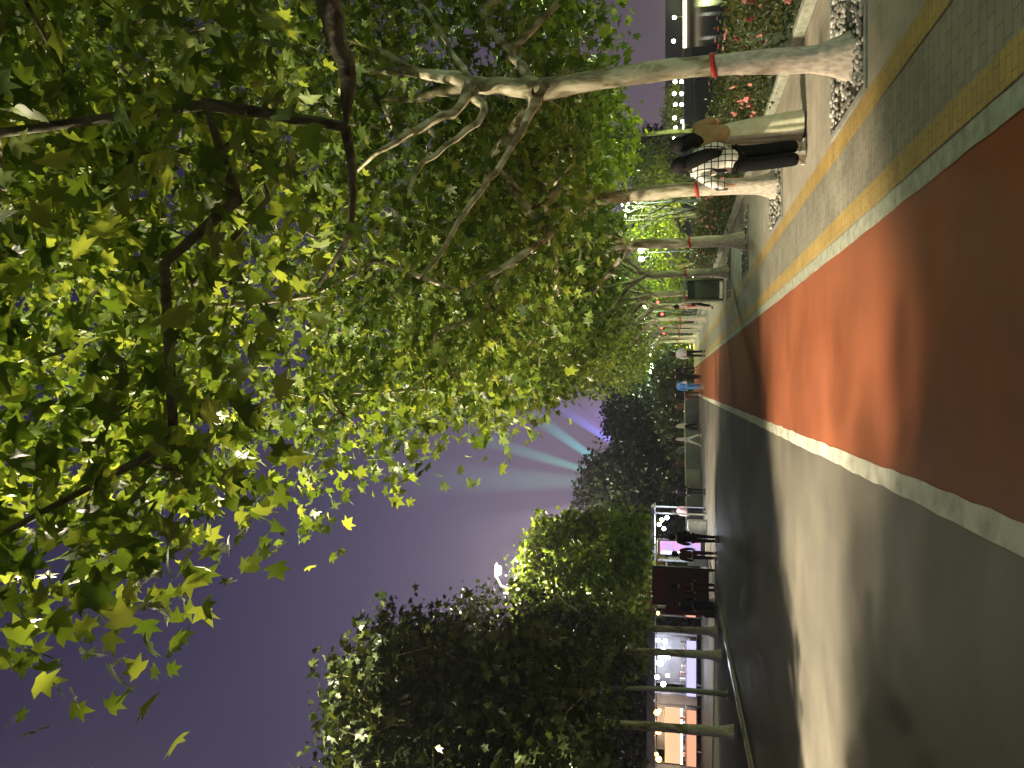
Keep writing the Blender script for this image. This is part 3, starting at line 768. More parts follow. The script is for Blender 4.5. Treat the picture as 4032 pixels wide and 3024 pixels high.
# ------------------------------------------------------------------ three globe park lamps
def park_lamp(loc, label, h_=3.6, r_=.16, watts=350, spread=.42, rz=0):
    t_ = empty('park_lamp', loc, label, 'park lamp', 'globe lamps on the river side', rz)
    MB().tube([(0, 0, 0), (0, 0, .4), (0, 0, .42), (0, 0, h_-.5)], [.07, .07, .045, .035], 10).build('pole', M['dark_metal'], t_, True)
    a = MB()
    for k in range(3):
        an = k*2*math.pi/3; dx, dy = math.cos(an)*spread, math.sin(an)*spread
        a.tube([(0, 0, h_-.6), (dx*.6, dy*.6, h_-.5), (dx, dy, h_-.22)], .018, 6)
    a.build('arm', M['dark_metal'], t_, True)
    for k in range(3):
        an = k*2*math.pi/3; MB().ball((math.cos(an)*spread, math.sin(an)*spread, h_-.06), r_, 12, 8).build('globe', M['globe_on'], t_, True)
    light('lamp_light', (0, 0, h_+.25), watts, (.78, 1, .55), .2, t_)
    return t_
pl = park_lamp((8.1, 33.6, 0), 'nearest three globe lamp glowing white between the second and third trunks', 3.75, .17, 1300, .42, .4)
for (x, y, lab) in ((8.75, 50, 'second three globe lamp, just beyond the third trunk'), (5.1, 53, 'third globe lamp above the litter bin'), (4.9, 60, 'fourth globe lamp, right of the pale slim trunks'), (3.2, 71, 'small globe lamp shining in the yellow lit column nearer the river'), (1.6, 73, 'small globe lamp shining in the yellow lit column nearer the red lane')):
    copy_tree(pl, (x, y, 0), .7, None, lab)
near_fill_lamp = copy_tree(pl, (8.0, 1.2, 0), .2, None, 'added three globe lamp beside the camera, outside the view, lighting the paving')  # unseen lamp added as fill light for the near paving and trunk
for k in bpy.data.objects:
    if k.parent == near_fill_lamp and k.type != 'LIGHT' and not k.name.startswith('pole'): k.location.z = -.9
    if k.parent == near_fill_lamp and k.type == 'LIGHT': k.data = k.data.copy(); k.data.energy = 900; k.location.z = 3.0
# low lamp down by the water that throws a green white light on the hedge side
lo = empty('bank_lamp', (11.6, 18.2, -1.7), 'low greenish white lamp beyond the rose hedge at the water edge', 'bank lamp')
MB().tube([(0, 0, 0), (0, 0, 2.1)], [.05, .04], 8).build('pole', M['dark_metal'], lo, True)
for dx in (-.3, .3): MB().ball((dx, 0, 2.2), .14, 12, 8).build('globe', M['globe_on'], lo, True)
MB().tube([(-.3, 0, 2.1), (.3, 0, 2.1)], .02, 6).build('arm', M['dark_metal'], lo, True)
light('lamp_light', (0, -.3, 2.75), 1500, (.72, 1, .38), .2, lo)
# small path spotlights
def spot(loc, label, c, watts, h_=.25):
    t_ = empty('ground_spotlight', loc, label, 'spotlight', 'small ground spotlights')
    MB().tube([(0, 0, 0), (0, 0, h_)], [.10, .12], 10).build('housing', M['dark_metal'], t_, True)
    MB().tube([(0, 0, h_), (0, 0, h_+.02)], [.10, .10], 10).build('lens', M['far_on'], t_, True)
    light('spot_light', (0, 0, h_+.25), watts, c, .1, t_)
spot((11.5, 49, 0), 'small spotlight below the yellow green tree behind the black stems', (1, .95, .35), 500)
spot((15.5, 56.5, 0), 'small spotlight below the lit tree next to the dark round tree', (1, .95, .35), 500)
spot((7.4, 52, 0), 'small spotlight below the lit trees by the litter bin', (1, .95, .30), 400)
spot((3.0, 61.6, 0), 'yellow spotlight below the yellow lit columns', (1, .85, .05), 600)
spot((9.0, 26.5, 1.0), 'spotlight below the lime green tree near the globe lamp', (.75, 1, .25), 160)

# ------------------------------------------------------------------ far bank
tag(MB().box((170, 225, -2.2), (290, 60, 2.4)).build('far_bank', M['bank']), kind='structure')
MB_ = empty('light_strip', (120, 194, -1.5), 'long straight warm light strip along the far river bank', 'light strip')
MB().box((0, 0, .48), (62, .3, .85)).build('lit_tube', M['string_on'], MB_); MB().box((0, .5, .1), (62, .5, 1.8)).build('parapet', M['bank'], MB_)
MB_.location = (116.5, 193, -1.75)
far = [(2985, 2560), (2965, 2560)]
def far_lamp(x, y, z, label, r_=.55, mt='far_on'):
    t_ = empty('far_lamp', (x, y, -1.2), label, 'lamp', 'small lamps on the far river bank')
    MB().tube([(0, 0, 0), (0, 0, z+1.2-.3)], [.12, .08], 6).build('pole', M['dark_metal'], t_)
    MB().ball((0, 0, z+1.2), r_, 8, 6).build('globe', M[mt], t_, True)
pts = [(2955, 2655), (2862, 2652), (2702, 2658), (2702, 2684), (2655, 2655), (2655, 2684), (2612, 2659), (2612, 2684), (2560, 2656), (2545, 2688), (2520, 2660), (2478, 2652), (2452, 2690)]
for i, (u, v) in enumerate(pts):
    p = PT(u, v, 200-i*.3)
    far_lamp(p.x, p.y, p.z, f'{"high" if v < 2670 else "low"} white lamp on the far bank, number {["one","two","three","four","five","six","seven","eight","nine","ten","eleven","twelve","thirteen"][i]} counting from the hedge side edge', .5)
p = PT(2512, 2700, 199); far_lamp(p.x, p.y, p.z, 'pink glowing lamp on the far bank just above the head of the leaning woman', .7, 'pink_on')
for i in range(8):
    u = 2210+i*62; p = PT(u, 2710, 206)
    simple_tree('far_tree', (p.x, p.y, -1.2), ['first', 'second', 'third', 'fourth', 'fifth', 'sixth', 'seventh', 'eighth'][i]+' dim green tree on the far bank counting outwards from the third trunk', 300+i, 3.2, 3, .5, 5.0+g.uniform(0, 1.5), 'leaf_yellow', 60, 14, .8, 'trees on the far river bank', spread=.6, trunk_r=.2)
light('far_glow', (98, 196, 1), 6000, (.9, 1, .35), 1)
bpy.data.objects['far_glow'].parent = bpy.data.objects['far_bank']
tag(MB().box((210, 330, 0), (220, 30, 6)).box((150, 340, 1), (50, 20, 8)).build('distant_building', M['wall_dark']), 'long low dark block beyond the light strip across the river', 'building')

# ------------------------------------------------------------------ litter bin
t_ = empty('litter_bin', (3.1, 25.3, 0), 'grey green twin litter bin with dark opening and tan side beside the paving', 'litter bin')
MB().box((.0, 0, .52), (.60, .44, .80), .02).build('bin_body', M['bin_green'], t_)
MB().box((.345, 0, .66), (.07, .46, 1.08), .01).build('side_panel', M['bin_tan'], t_)
MB().box((-.345, 0, .66), (.07, .46, 1.08), .01).build('side_panel', M['bin_tan'], t_)
MB().box((0, .02, 1.03), (.60, .38, .20)).build('opening', M['black'], t_)
MB().box((0, 0, 1.23), (.80, .52, .06), .02).build('bin_roof', M['bin_tan'], t_)
for sx_ in (-.33, .33): MB().box((sx_, 0, .06), (.05, .4, .12)).build('leg', M['dark_metal'], t_)
# low notice panel with red lantern poles
for i, (u, v, y) in enumerate(((1833, 2590, 44), (1786, 2607, 47), (1733, 2605, 50), (1712, 2614, 53))):
    p = PT(u, v, y); t_ = empty('lantern_pole', (p.x, y, 0), ['dark pole with a red light, beside the litter bin', 'dark pole with a red light, second beyond the litter bin', 'dark pole with a red light, third beyond the litter bin', 'dark pole with a red light, farthest beyond the litter bin'][i], 'signal pole', 'poles with small red lights')
    MB().tube([(0, 0, 0), (0, 0, p.z+.1)], [.05, .04], 6).build('pole', M['dark_metal'], t_)
    MB().box((0, .02, p.z+.05), (.34, .2, .5), .03).build('hood', M['dark_metal'], t_)
    MB().ball((0, -.14, p.z), .085, 8, 6).build('red_lens', M['red_on'], t_, True)

# ------------------------------------------------------------------ low wall at the end of the road
Wp = [(-.75, 49.2), (-3.0, 48.4), (-5.2, 46.3), (-7.0, 43.5), (-9.0, 42.6)]
t_ = empty('low_wall', (-4, 46, 0), 'low dark clad wall with pale coping closing off the road', 'wall')
def wall_poly(P, z0, z1, th, name, m, par):
    V = []
    for i, (x, y) in enumerate(P):
        V += [(x+4, y-46, z0), (x+4, y-46, z1), (x+4+.1, y-46+th, z0), (x+4+.1, y-46+th, z1)]
    Fc = []
    for i in range(len(P)-1):
        a, b_ = 4*i, 4*i+4; Fc += [(a, a+1, b_+1, b_), (a+1, a+3, b_+3, b_+1), (a+3, a+2, b_+2, b_+3), (a+2, a, b_, b_+2)]
    Fc += [(0, 2, 3, 1), (len(V)-4, len(V)-3, len(V)-1, len(V)-2)]
    return build(name, V, Fc, m, par)
wall_poly(Wp, 0, .84, .35, 'wall_cladding', M['wall_dark'], t_)
wall_poly([(x-.03, y-.04) for x, y in Wp], .842, .91, .45, 'coping', M['edging'], t_)

# ------------------------------------------------------------------ boards, display and stalls
t_ = empty('maroon_board', (-8.05, 30.2, 0), 'broad dark maroon notice board behind two walkers', 'notice board')
MB().box((0, 0, 1.65), (1.55, .16, 1.55), .01).build('board', M['maroon'], t_); MB().box((0, -.09, 2.15), (1.35, .02, .45)).build('header_panel', M['deep_red'], t_)
for sx_ in (-.7, .7): MB().box((sx_, 0, .44), (.1, .1, .88)).build('leg', M['maroon'], t_)
MB().box((0, 0, .55), (1.3, .10, .65), .01).build('lower_panel', M['maroon'], t_)
t_ = empty('light_box', (-7.25, 33.5, 0), 'upright lit display in pink and lilac beside the maroon board', 'display')
MB().box((0, .04, 1.25), (.72, .16, 2.1), .02).build('casing', M['dark_metal'], t_)
MB().box((0, -.055, 1.30), (.60, .02, 1.75)).build('screen', M['display'], t_)
MB().box((0, 0, .12), (.72, .3, .22), .01).build('plinth', M['white_paint'], t_)
MB().box((-.2, -.075, 1.5), (.07, .02, 1.2)).build('lit_tube', M['white_led'], t_)
# white canopy
t_ = empty('white_canopy', (-7.7, 38.4, 0), 'white framed canopy with bright white lights beside the lit display', 'canopy')
for x in (-1.5, 1.3):
    for y in (-1, 1): MB().box((x, y, 1.25), (.07, .07, 2.5)).build('post', M['white_paint'], t_)
MB().add([(-1.7, -1.2, 2.5), (1.5, -1.2, 2.5), (1.5, 1.2, 2.5), (-1.7, 1.2, 2.5), (-1.7, 0, 2.72), (1.5, 0, 2.72)], [(0, 1, 5, 4), (4, 5, 2, 3), (0, 4, 3), (1, 2, 5), (0, 3, 2, 1)]).build('roof', M['white_paint'], t_)
MB().box((-.1, -.95, .45), (2.2, .5, .9), .02).build('counter', M['white_paint'], t_)
for k, (x, z) in enumerate(((.75, 2.28), (.98, 2.15), (.55, 2.05), (1.1, 1.9), (.2, 1.7))): MB().ball((x, -1.1, z), .09, 8, 6).build('bulb', M['white_led'], t_, True)
light('stall_light', (.3, -.6, 2.0), 260, (.8, .87, 1), .2, t_)
# deep red column sign with green light
t_ = empty('red_column_sign', (-9.0, 30.4, 0), 'slim deep red column sign with a small green light above', 'sign')
MB().box((0, 0, 1.15), (.42, .3, 1.5), .03).build('column', M['deep_red'], t_); MB().box((0, 0, .2), (.5, .36, .4), .02).build('base', M['dark_metal'], t_)
MB().tube([(.0, 0, 1.9), (0, 0, 3.05), (-.02, -.05, 3.12), (.28, -.05, 3.1)], .03, 6).build('bracket', M['pale_metal'], t_)
MB().ball((.22, -.14, 2.95), .05, 8, 6).build('green_lens', M['green_on'], t_, True)
MB().box((.22, 0, 2.95), (.18, .18, .26), .02).build('hood', M['dark_metal'], t_)
# pale pole on the stall side
t_ = empty('pale_pole', (-9.25, 22.9, 0), 'thin pale leaning pole in front of the tan lit stall', 'pole')
MB().tube([(0, 0, 0), (.02, 0, 1.2), (-.03, 0, 2.4), (-.10, 0, 3.3)], [.085, .08, .07, .05], 10).build('shaft', M['pale_metal'], t_, True)
MB().tube([(0, 0, 0), (0, 0, .04)], [.15, .15], 10).build('base_plate', M['steel'], t_, True)

def stall(loc, w_, label, glow, panel, bulbs, bcol, lightc, watts, rz=0):
    t_ = empty('market_stall', loc, label, 'market stall', 'lit market stalls', rz)
    hw = w_/2
    for x in (-hw, hw):
        for y in (-.8, .8): MB().box((x, y, 1.3), (.06, .06, 2.6)).build('post', M['tent'], t_)
    MB().box((0, -.85, .50), (w_-.1, .5, .34), .02).build('counter', M['tent'], t_)
    MB().box((0, -1.115, .62), (w_-.2, .02, .52)).build('lit_front', M[glow], t_)
    MB().box((0, -.9, .91), (w_, .7, .05), .01).build('counter_top', M['concrete'], t_)
    MB().box((0, .92, 1.4), (w_, .04, 2.3)).build('back_panel', M['tent'], t_)
    if panel: MB().box((0, -.98, 1.65), (w_*.94, .03, .82)).build('menu_board', M[panel], t_); MB().box((0, -1.0, 1.15), (w_*.94, .05, .12)).build('strip_light', M['cream_on'], t_)
    MB().add([(-hw-.2, -1.3, 2.6), (hw+.2, -1.3, 2.6), (hw+.2, 1.2, 2.6), (-hw-.2, 1.2, 2.6), (-hw-.2, 0, 3.1), (hw+.2, 0, 3.1)], [(0, 1, 5, 4), (4, 5, 2, 3), (0, 4, 3), (1, 2, 5), (0, 3, 2, 1)]).build('roof', M['tent'], t_)
    gg = np.random.default_rng(int(abs(loc[0])*10))
    for k in range(bulbs):
        x = gg.uniform(-hw+.2, hw-.2); z = gg.uniform(1.85, 2.5) if not panel else gg.uniform(2.35, 2.55)
        MB().ball((x, -1.12, z), gg.uniform(.10, .18), 8, 6).build('bulb', M[bcol], t_, True)
    for k in range(9):
        hh = gg.uniform(.10, .32); MB().box((-hw+.25+k*(w_-.5)/8, gg.uniform(-1.05, -.75), .94+hh/2), (gg.uniform(.10, .22), .16, hh), .02).build('goods_box', M[['cloth_white', 'maroon', 'cloth_pink', 'concrete', 'cloth_blue'][int(gg.integers(5))]], t_)
    light('stall_light', (0, -.2, 2.2), watts, lightc, .2, t_)
    return t_
stall((-15.9, 43.6, 0), 3.3, 'market stall with a cluster of bright white bulbs over a lilac lit counter', 'lilac_on', None, 14, 'white_led', (.82, .87, 1), 300)
stall((-12.6, 44.2, 0), 1.4, 'narrow market stall with a salmon and white lit counter beside the red column sign', 'salmon_on', None, 3, 'amber_on', (1, .8, .6), 60)
stall((-19.7, 43.4, 0), 3.3, 'market stall with a tan lit menu board and orange bulbs', 'salmon_on', 'tan_on', 5, 'amber_on', (1, .62, .3), 260)
stall((-23.9, 43.0, 0), 3.6, 'market stall glowing cream and yellow at the edge of the view', 'tan_on', 'cream_on', 6, 'amber_on', (1, .8, .5), 260)

# ------------------------------------------------------------------ light beams of the show behind the trees
def beam(name_label, c, strength, src, u, v, Y, r0=.15, r1=1.2):
    mm, n, l, b = newmat('light beam'); n.remove(b)
    em = n.new('ShaderNodeEmission'); em.inputs[0].default_value = (*c, 1)
    tp = n.new('ShaderNodeBsdfTransparent'); ad = n.new('ShaderNodeAddShader')
    t2 = n.new('ShaderNodeTexCoord'); sp = n.new('ShaderNodeSeparateXYZ'); l.new(t2.outputs['Object'], sp.inputs[0])
    a = Vector(src); b2 = PT(u, v, Y); L = (b2-a).length
    mr = n.new('ShaderNodeMapRange'); mr.inputs[1].default_value = 0; mr.inputs[2].default_value = L; mr.inputs[3].default_value = strength; mr.inputs[4].default_value = strength*.12
    mr.interpolation_type = 'SMOOTHSTEP'
    l.new(sp.outputs['Z'], mr.inputs[0])
    lw = n.new('ShaderNodeLayerWeight'); lw.inputs[0].default_value = .5
    iv = n.new('ShaderNodeMath'); iv.operation = 'SUBTRACT'; iv.inputs[0].default_value = 1; l.new(lw.outputs['Facing'], iv.inputs[1])
    pw = n.new('ShaderNodeMath'); pw.operation = 'POWER'; pw.inputs[1].default_value = 1.6; l.new(iv.outputs[0], pw.inputs[0])
    ml = n.new('ShaderNodeMath'); ml.operation = 'MULTIPLY'; l.new(mr.outputs[0], ml.inputs[0]); l.new(pw.outputs[0], ml.inputs[1])
    l.new(ml.outputs[0], em.inputs[1]); l.new(em.outputs[0], ad.inputs[0]); l.new(tp.outputs[0], ad.inputs[1]); l.new(ad.outputs[0], n['Material Output'].inputs[0])
    o = MB().tube([(0, 0, 0), (0, 0, L*.5), (0, 0, L)], [r0, (r0+r1)/2, r1], 24, cap=False).build('light_beam', mm, None, True)
    o.location = a; o.rotation_mode = 'QUATERNION'; o.rotation_quaternion = (b2-a).to_track_quat('Z', 'Y')
    tag(o, name_label, 'light beam', 'coloured light beams fanning out behind the trees', 'stuff')
SRC = PT(1120, 2480, 150); SR2 = PT(1235, 2475, 150)
beam('broad pale green light beam rising steeply beside the round black tree', (.10, .30, .22), .22, SRC, 1150, 1560, 150, .6, 5)
beam('sharp green light beam leaning towards the plane tree crowns', (.08, .42, .30), .42, SRC, 1300, 1880, 150, .3, 1.8)
beam('sharp cyan light beam between the green and the blue beams', (.06, .50, .50), .6, SRC, 1395, 2090, 150, .35, 1.6)
beam('steepest blue light beam next to the cyan beam', (.16, .18, .75), .75, SR2, 1430, 2190, 150, .35, 1.3)
beam('violet light beam fourth in the fan', (.22, .14, .55), .45, SR2, 1450, 2280, 150, .3, 1.4)
beam('violet light beam fifth in the fan', (.22, .14, .55), .5, SR2, 1460, 2350, 150, .3, 1.4)
beam('thin violet light beam between the blue beam and the violet ones', (.22, .14, .60), .5, SR2, 1440, 2235, 150, .25, 1.0)
beam('thin violet light beam in the middle of the violet ones', (.26, .14, .55), .5, SR2, 1455, 2315, 150, .25, 1.0)
beam('thin lilac light beam just above the lowest one', (.24, .18, .60), .45, SR2, 1460, 2385, 150, .25, 1.1)
beam('lowest pale blue light beam of the fan', (.16, .26, .60), .55, PT(1235, 2440, 150), 1450, 2400, 150, 1.0, 3.0)
beam('faint white light beam leaning to the stall side', (.22, .18, .25), .36, PT(1060, 2480, 150), 920, 1850, 150, .4, 4.0)
beam('faintest light beam, lowest on the stall side', (.22, .20, .25), .32, PT(1040, 2480, 150), 780, 2020, 150, .4, 4.0)

# ------------------------------------------------------------------ people
def skin_mesh(name, J, E, m, parent, sub=1, root=0):
    """J list of (pos, (rx, ry)); grown by a Skin modifier and baked"""
    me = bpy.data.meshes.new(name); me.from_pydata([tuple(j[0]) for j in J], E, []); me.update()
    o = bpy.data.objects.new(name, me); col.objects.link(o)
    md = o.modifiers.new('s', 'SKIN'); md.use_smooth_shade = True
    if not me.skin_vertices: me.attributes  # layer is created by the modifier
    sv = me.skin_vertices[0].data if me.skin_vertices else None
    if sv is None:
        raise RuntimeError('no skin layer')
    for i, j in enumerate(J):
        r_ = j[1] if hasattr(j[1], '__len__') else (j[1], j[1])
        sv[i].radius = r_; sv[i].use_root = (i == root)
    s2 = o.modifiers.new('u', 'SUBSURF'); s2.levels = sub; s2.render_levels = sub
    dg = bpy.context.evaluated_depsgraph_get(); dg.update()
    nm = bpy.data.meshes.new_from_object(o.evaluated_get(dg)); o.modifiers.clear(); o.data = nm
    nm.materials.clear(); nm.materials.append(m); nm.shade_smooth()
    if parent: o.parent = parent
    return o

def person(loc, label, h=1.66, rz=0, top='black', bottom='black', stride=.12, arms='down', hair='short', skirt=None, lean=0.0, sit=False,
           sleeves=True, shoe='shoe_dark', hat=None, detail=0, bulk=1.0, bag=None, group=None, side=0.0, headside=0.0, face=True):
    k = h/1.7
    t_ = empty('person', loc, label, 'person', group, rz)
    def S(z):   # sideways and forward lean grows with height
        f_ = max(0, (z-.9))/.8
        return Vector((side*z/1.7, lean*f_, 0))
    def V3(x, y, z): return (Vector((x, y, z))+S(z))*k
    hipz = .93 if not sit else .50
    dz = 0 if not sit else -.43
    def W(x, y, z): return V3(x, y, z+dz)
    J = []; E = []
    def add(p, r_, par=None):
        J.append((p, tuple(q*k for q in r_) if hasattr(r_, '__len__') else (r_*k, r_*k)))
        if par is not None: E.append((par, len(J)-1))
        return len(J)-1
    pel = add(W(0, 0, .95), (.12, .095)); wa = add(W(0, 0, 1.10), (.105, .085), pel); ch = add(W(0, 0, 1.30), (.13, .095), wa)
    nb = add(W(0, 0, 1.43), (.07, .06), ch); ne = add(W(headside*.3, .01, 1.495), .045, nb)
    hd = add(W(headside*.7, .02, 1.56), (.082, .095), ne); ht = add(W(headside, .015, 1.635), (.078, .092), hd)
    legs = []
    for s_ in (-1, 1):
        st = stride*s_
        hp = add(W(s_*.085, 0, .87), .085, pel)
        if sit:
            kn = add(W(s_*.11, .42, .90), .06, hp); an = add(V3(s_*.11, .45, .10), .04, kn); to = add(V3(s_*.11, .60, .04), .035, an)
        else:
            kn = add(V3(s_*.095, st*.55+.02, .50), .058, hp); an = add(V3(s_*.10, st, .09), .038, kn); to = add(V3(s_*.11, st+.14, .035), .032, an)
        legs.append((hp, kn, an, to))
    armj = []
    for s_ in (-1, 1):
        sh = add(W(s_*.16, 0, 1.385), .052, ch)
        if arms == 'down': el, wr = (s_*.215, -.03, 1.12), (s_*.225, .05+.1*s_*(stride > .1), .88)
        elif arms == 'hip' and s_ == -1: el, wr = (-.34, -.06, 1.16), (-.30, .10, 1.00)
        elif arms == 'front' : el, wr = (s_*.22, .03, 1.13), (s_*.12, .24, 1.12)
        else: el, wr = (s_*.22, .0, 1.12), (s_*.18, .16, .98)
        e1 = add(W(*el), .038, sh); w1 = add(W(*wr), .027, e1)
        d = (Vector(wr)-Vector(el)).normalized()
        hn = add(W(*(Vector(wr)+d*.07)), (.036, .018), w1)
        armj.append((sh, e1, w1, hn))
        if detail:
            base = Vector(wr)+d*.09
            sidev = Vector((0, 1, 0)) if abs(d.y) < .7 else Vector((0, 0, 1))
            sidev = (sidev-d*sidev.dot(d)).normalized(); nrm = d.cross(sidev)
            for q in range(4):
                b0 = base+sidev*(q-1.5)*.017; L = (.062, .072, .068, .052)[q]
                f1 = add(W(*b0), .0085, hn); f2 = add(W(*(b0+d*L*.55+nrm*s_*.006)), .0078, f1); add(W(*(b0+d*L*.9+nrm*s_*.022)), .007, f2)
            b0 = Vector(wr)+d*.035+sidev*.03; f1 = add(W(*b0), .0095, hn); add(W(*(b0+d*.035+sidev*.022)), .0085, f1)
    skin_mesh('body', J, E, M['skin'], t_, 2 if detail else 1)
    grow = .018*bulk
    # top garment
    JJ = []; EE = []
    def ad(p, r_, par=None):
        JJ.append((p, tuple(q*k for q in r_) if hasattr(r_, '__len__') else (r_*k, r_*k)))
        if par is not None: EE.append((par, len(JJ)-1))
        return len(JJ)-1
    hem = .90 if bulk < 1.5 else .80
    c_ = ad(W(0, 0, 1.28), (.150+grow, .112+grow)); w_ = ad(W(0, 0, 1.10), (.135+grow, .108+grow), c_); b_ = ad(W(0, 0, hem), (.145+grow*1.4, .118+grow*1.2), w_)
    n_ = ad(W(0, .0, 1.425), (.085+grow*.5, .07), c_)
    for (sh, e1, w1, hn) in armj:
        a1 = ad(J[sh][0], .062+grow*.4, c_); a2 = ad(J[e1][0], .052+grow*.5, a1)
        if sleeves: ad(J[e1][0].lerp(J[w1][0], .92), .040+grow*.4, a2)
    skin_mesh('top', JJ, EE, M['cloth_'+top] if isinstance(top, str) else top, t_, 2 if detail else 1)
    if skirt:
        pass
    else:
        JJ = []; EE = []
        p0 = ad(W(0, 0, .95), (.135, .11))
        for (hp, kn, an, to) in legs:
            wd = .0 if not detail else .022
            h1 = ad(J[hp][0], .10, p0); k1 = ad(J[kn][0], .073+wd, h1); ad(J[kn][0].lerp(J[an][0], 1.0 if detail else .93), .055+wd*1.7, k1)
        skin_mesh('trousers', JJ, EE, M['cloth_'+bottom], t_, 2 if detail else 1)
    for (hp, kn, an, to) in legs:
        JJ = []; EE = []
        a0 = ad(J[an][0]-Vector((0, .03, .035))*k, (.062, .05)); ad(J[to][0], (.055, .04), a0); ad(J[an][0]+Vector((0, 0, .0)), .055, a0)
        skin_mesh('shoe', JJ, EE, M[shoe], t_, 1)
    # hair cap (and a long fall of hair)
    z_ = J[ht][0]; hm = MB()
    hc = z_+Vector((0, -.030, -.025))*k
    hm.ball(hc, .118*k, 16, 10, 1.13)
    if hair == 'long':
        nbk = J[nb][0]; cp = J[ch][0]
        hm.tube([hc+Vector((0, -.02, .02))*k, hc+Vector((0, -.045, -.07))*k, nbk+Vector((.02, -.105, -.01))*k, cp+Vector((.05, -.15, .0))*k, cp+Vector((.065, -.155, -.13))*k, cp+Vector((.07, -.15, -.22))*k],
                [.085*k, .105*k, .105*k, .085*k, .06*k, .02*k], 16, True, (1, .5))
        for q in range(26):
            a_ = (q/25-.5)*2; hm.tube([hc+Vector((a_*.08, -.07, -.02))*k, nbk+Vector((.02+a_*.10, -.145+abs(a_)*.05, .0))*k, cp+Vector((.05+a_*.085, -.19+abs(a_)*.045, -.02))*k, cp+Vector((.07+a_*.05+.01*math.sin(q*5), -.17, -.20-.05*math.sin(q*3.1)))*k], [.012*k, .011*k, .009*k, .003*k], 5)
    elif hair == 'mid':
        nbk = J[nb][0]
        hm.tube([hc+Vector((0, -.02, .02))*k, hc+Vector((-.01, -.045, -.07))*k, nbk+Vector((-.04, -.095, .01))*k, nbk+Vector((-.07, -.11, -.08))*k, nbk+Vector((-.08, -.10, -.13))*k], [.085*k, .105*k, .095*k, .06*k, .02*k], 16, True, (1, .5))
        for q in range(20):
            a_ = (q/19-.5)*2; hm.tube([hc+Vector((a_*.08, -.07, -.02))*k, nbk+Vector((-.04+a_*.09, -.13+abs(a_)*.05, .02))*k, nbk+Vector((-.07+a_*.075, -.13+abs(a_)*.04, -.09-.02*math.sin(q*4)))*k], [.012*k, .010*k, .004*k], 5)
    else:
        hm.tube([hc+Vector((0, -.01, -.03))*k, hc+Vector((0, -.03, -.12))*k], [.095*k, .05*k], 12, True, (1, .7))
    hm.build('hair', M['hair'], t_, True)
    if face:
        fc = MB()
        hb = J[hd][0]
        for sx_ in (-1, 1): fc.ball(hb+Vector((sx_*.028, .074, .02))*k, .009*k, 6, 5)
        fc.build('eyes', M['black'], t_, True)
        MB().tube([hb+Vector((0, .072, .02))*k, hb+Vector((0, .096, -.015))*k], [.008*k, .014*k], 6).build('nose', M['skin'], t_, True)
    if hat: MB().tube([z_+Vector((0, 0, .02))*k, z_+Vector((0, 0, .03))*k, z_+Vector((0, 0, .05))*k, z_+Vector((0, 0, .11))*k], [.20*k, .19*k, .10*k, .08*k], 16).build('hat', M['cloth_'+hat], t_, True)
    if bag:
        c = W(.2, -.06, 1.0); MB().box(c, ((.12*k, .30*k, .26*k) if bag != 'red' else (.30, .46, .42)), .03).build('bag', M['cloth_'+bag], t_)
        MB().tube([c+Vector((0, -.05, .12)), W(.12, -.10, 1.3), W(0, -.03, 1.42), W(-.1, .03, 1.35)], .012, 5).build('bag_strap', M['cloth_'+bag], t_)
    return t_, J, W

# plaid shirt
m, n, l, b = newmat('white and black plaid'); M['cloth_plaid'] = m
t = n.new('ShaderNodeTexCoord'); sp = n.new('ShaderNodeSeparateXYZ'); l.new(t.outputs['Object'], sp.inputs[0])
def line(sock, per, wd, off=0):
    a = n.new('ShaderNodeMath'); a.operation = 'ADD'; a.inputs[1].default_value = 10+off; l.new(sock, a.inputs[0])
    d = n.new('ShaderNodeMath'); d.operation = 'MODULO'; d.inputs[1].default_value = per; l.new(a.outputs[0], d.inputs[0])
    c = n.new('ShaderNodeMath'); c.operation = 'LESS_THAN'; c.inputs[1].default_value = wd; l.new(d.outputs[0], c.inputs[0]); return c
a1 = line(sp.outputs['X'], .078, .013, .03); a2 = line(sp.outputs['Z'], .082, .013, .02)
mxx = n.new('ShaderNodeMath'); mxx.operation = 'MAXIMUM'; l.new(a1.outputs[0], mxx.inputs[0]); l.new(a2.outputs[0], mxx.inputs[1])
cr = n.new('ShaderNodeMix'); cr.data_type = 'RGBA'; cr.inputs[6].default_value = (.78, .76, .70, 1); cr.inputs[7].default_value = (.02, .02, .025, 1)
l.new(mxx.outputs[0], cr.inputs[0]); l.new(cr.outputs[2], b.inputs['Base Color']); b.inputs['Roughness'].default_value = .9
nz = n.new('ShaderNodeTexNoise'); nz.inputs['Scale'].default_value = 7; l.new(t.outputs['Object'], nz.inputs['Vector']); bp = n.new('ShaderNodeBump'); bp.inputs['Strength'].default_value = .8; bp.inputs['Distance'].default_value = .04; l.new(nz.outputs['Fac'], bp.inputs['Height']); l.new(bp.outputs[0], b.inputs['Normal'])
M['cloth_camel'] = cloth('camel knit', (.42, .28, .13)); M['cloth_khaki'] = cloth('khaki skirt', (.74, .71, .50)); M['cloth_taupe'] = cloth('taupe skirt panel', (.50, .44, .36)); M['cloth_cream'] = cloth('cream skirt panel', (.70, .68, .58))

w1, J1, W1 = person((2.85, 9.62, 0), 'woman from behind in a white and black plaid shirt and black trousers', 1.59, .12, 'plaid', 'black', .03, 'hip', 'long', detail=1, bulk=2.4, shoe='sole', side=-.10, face=True)
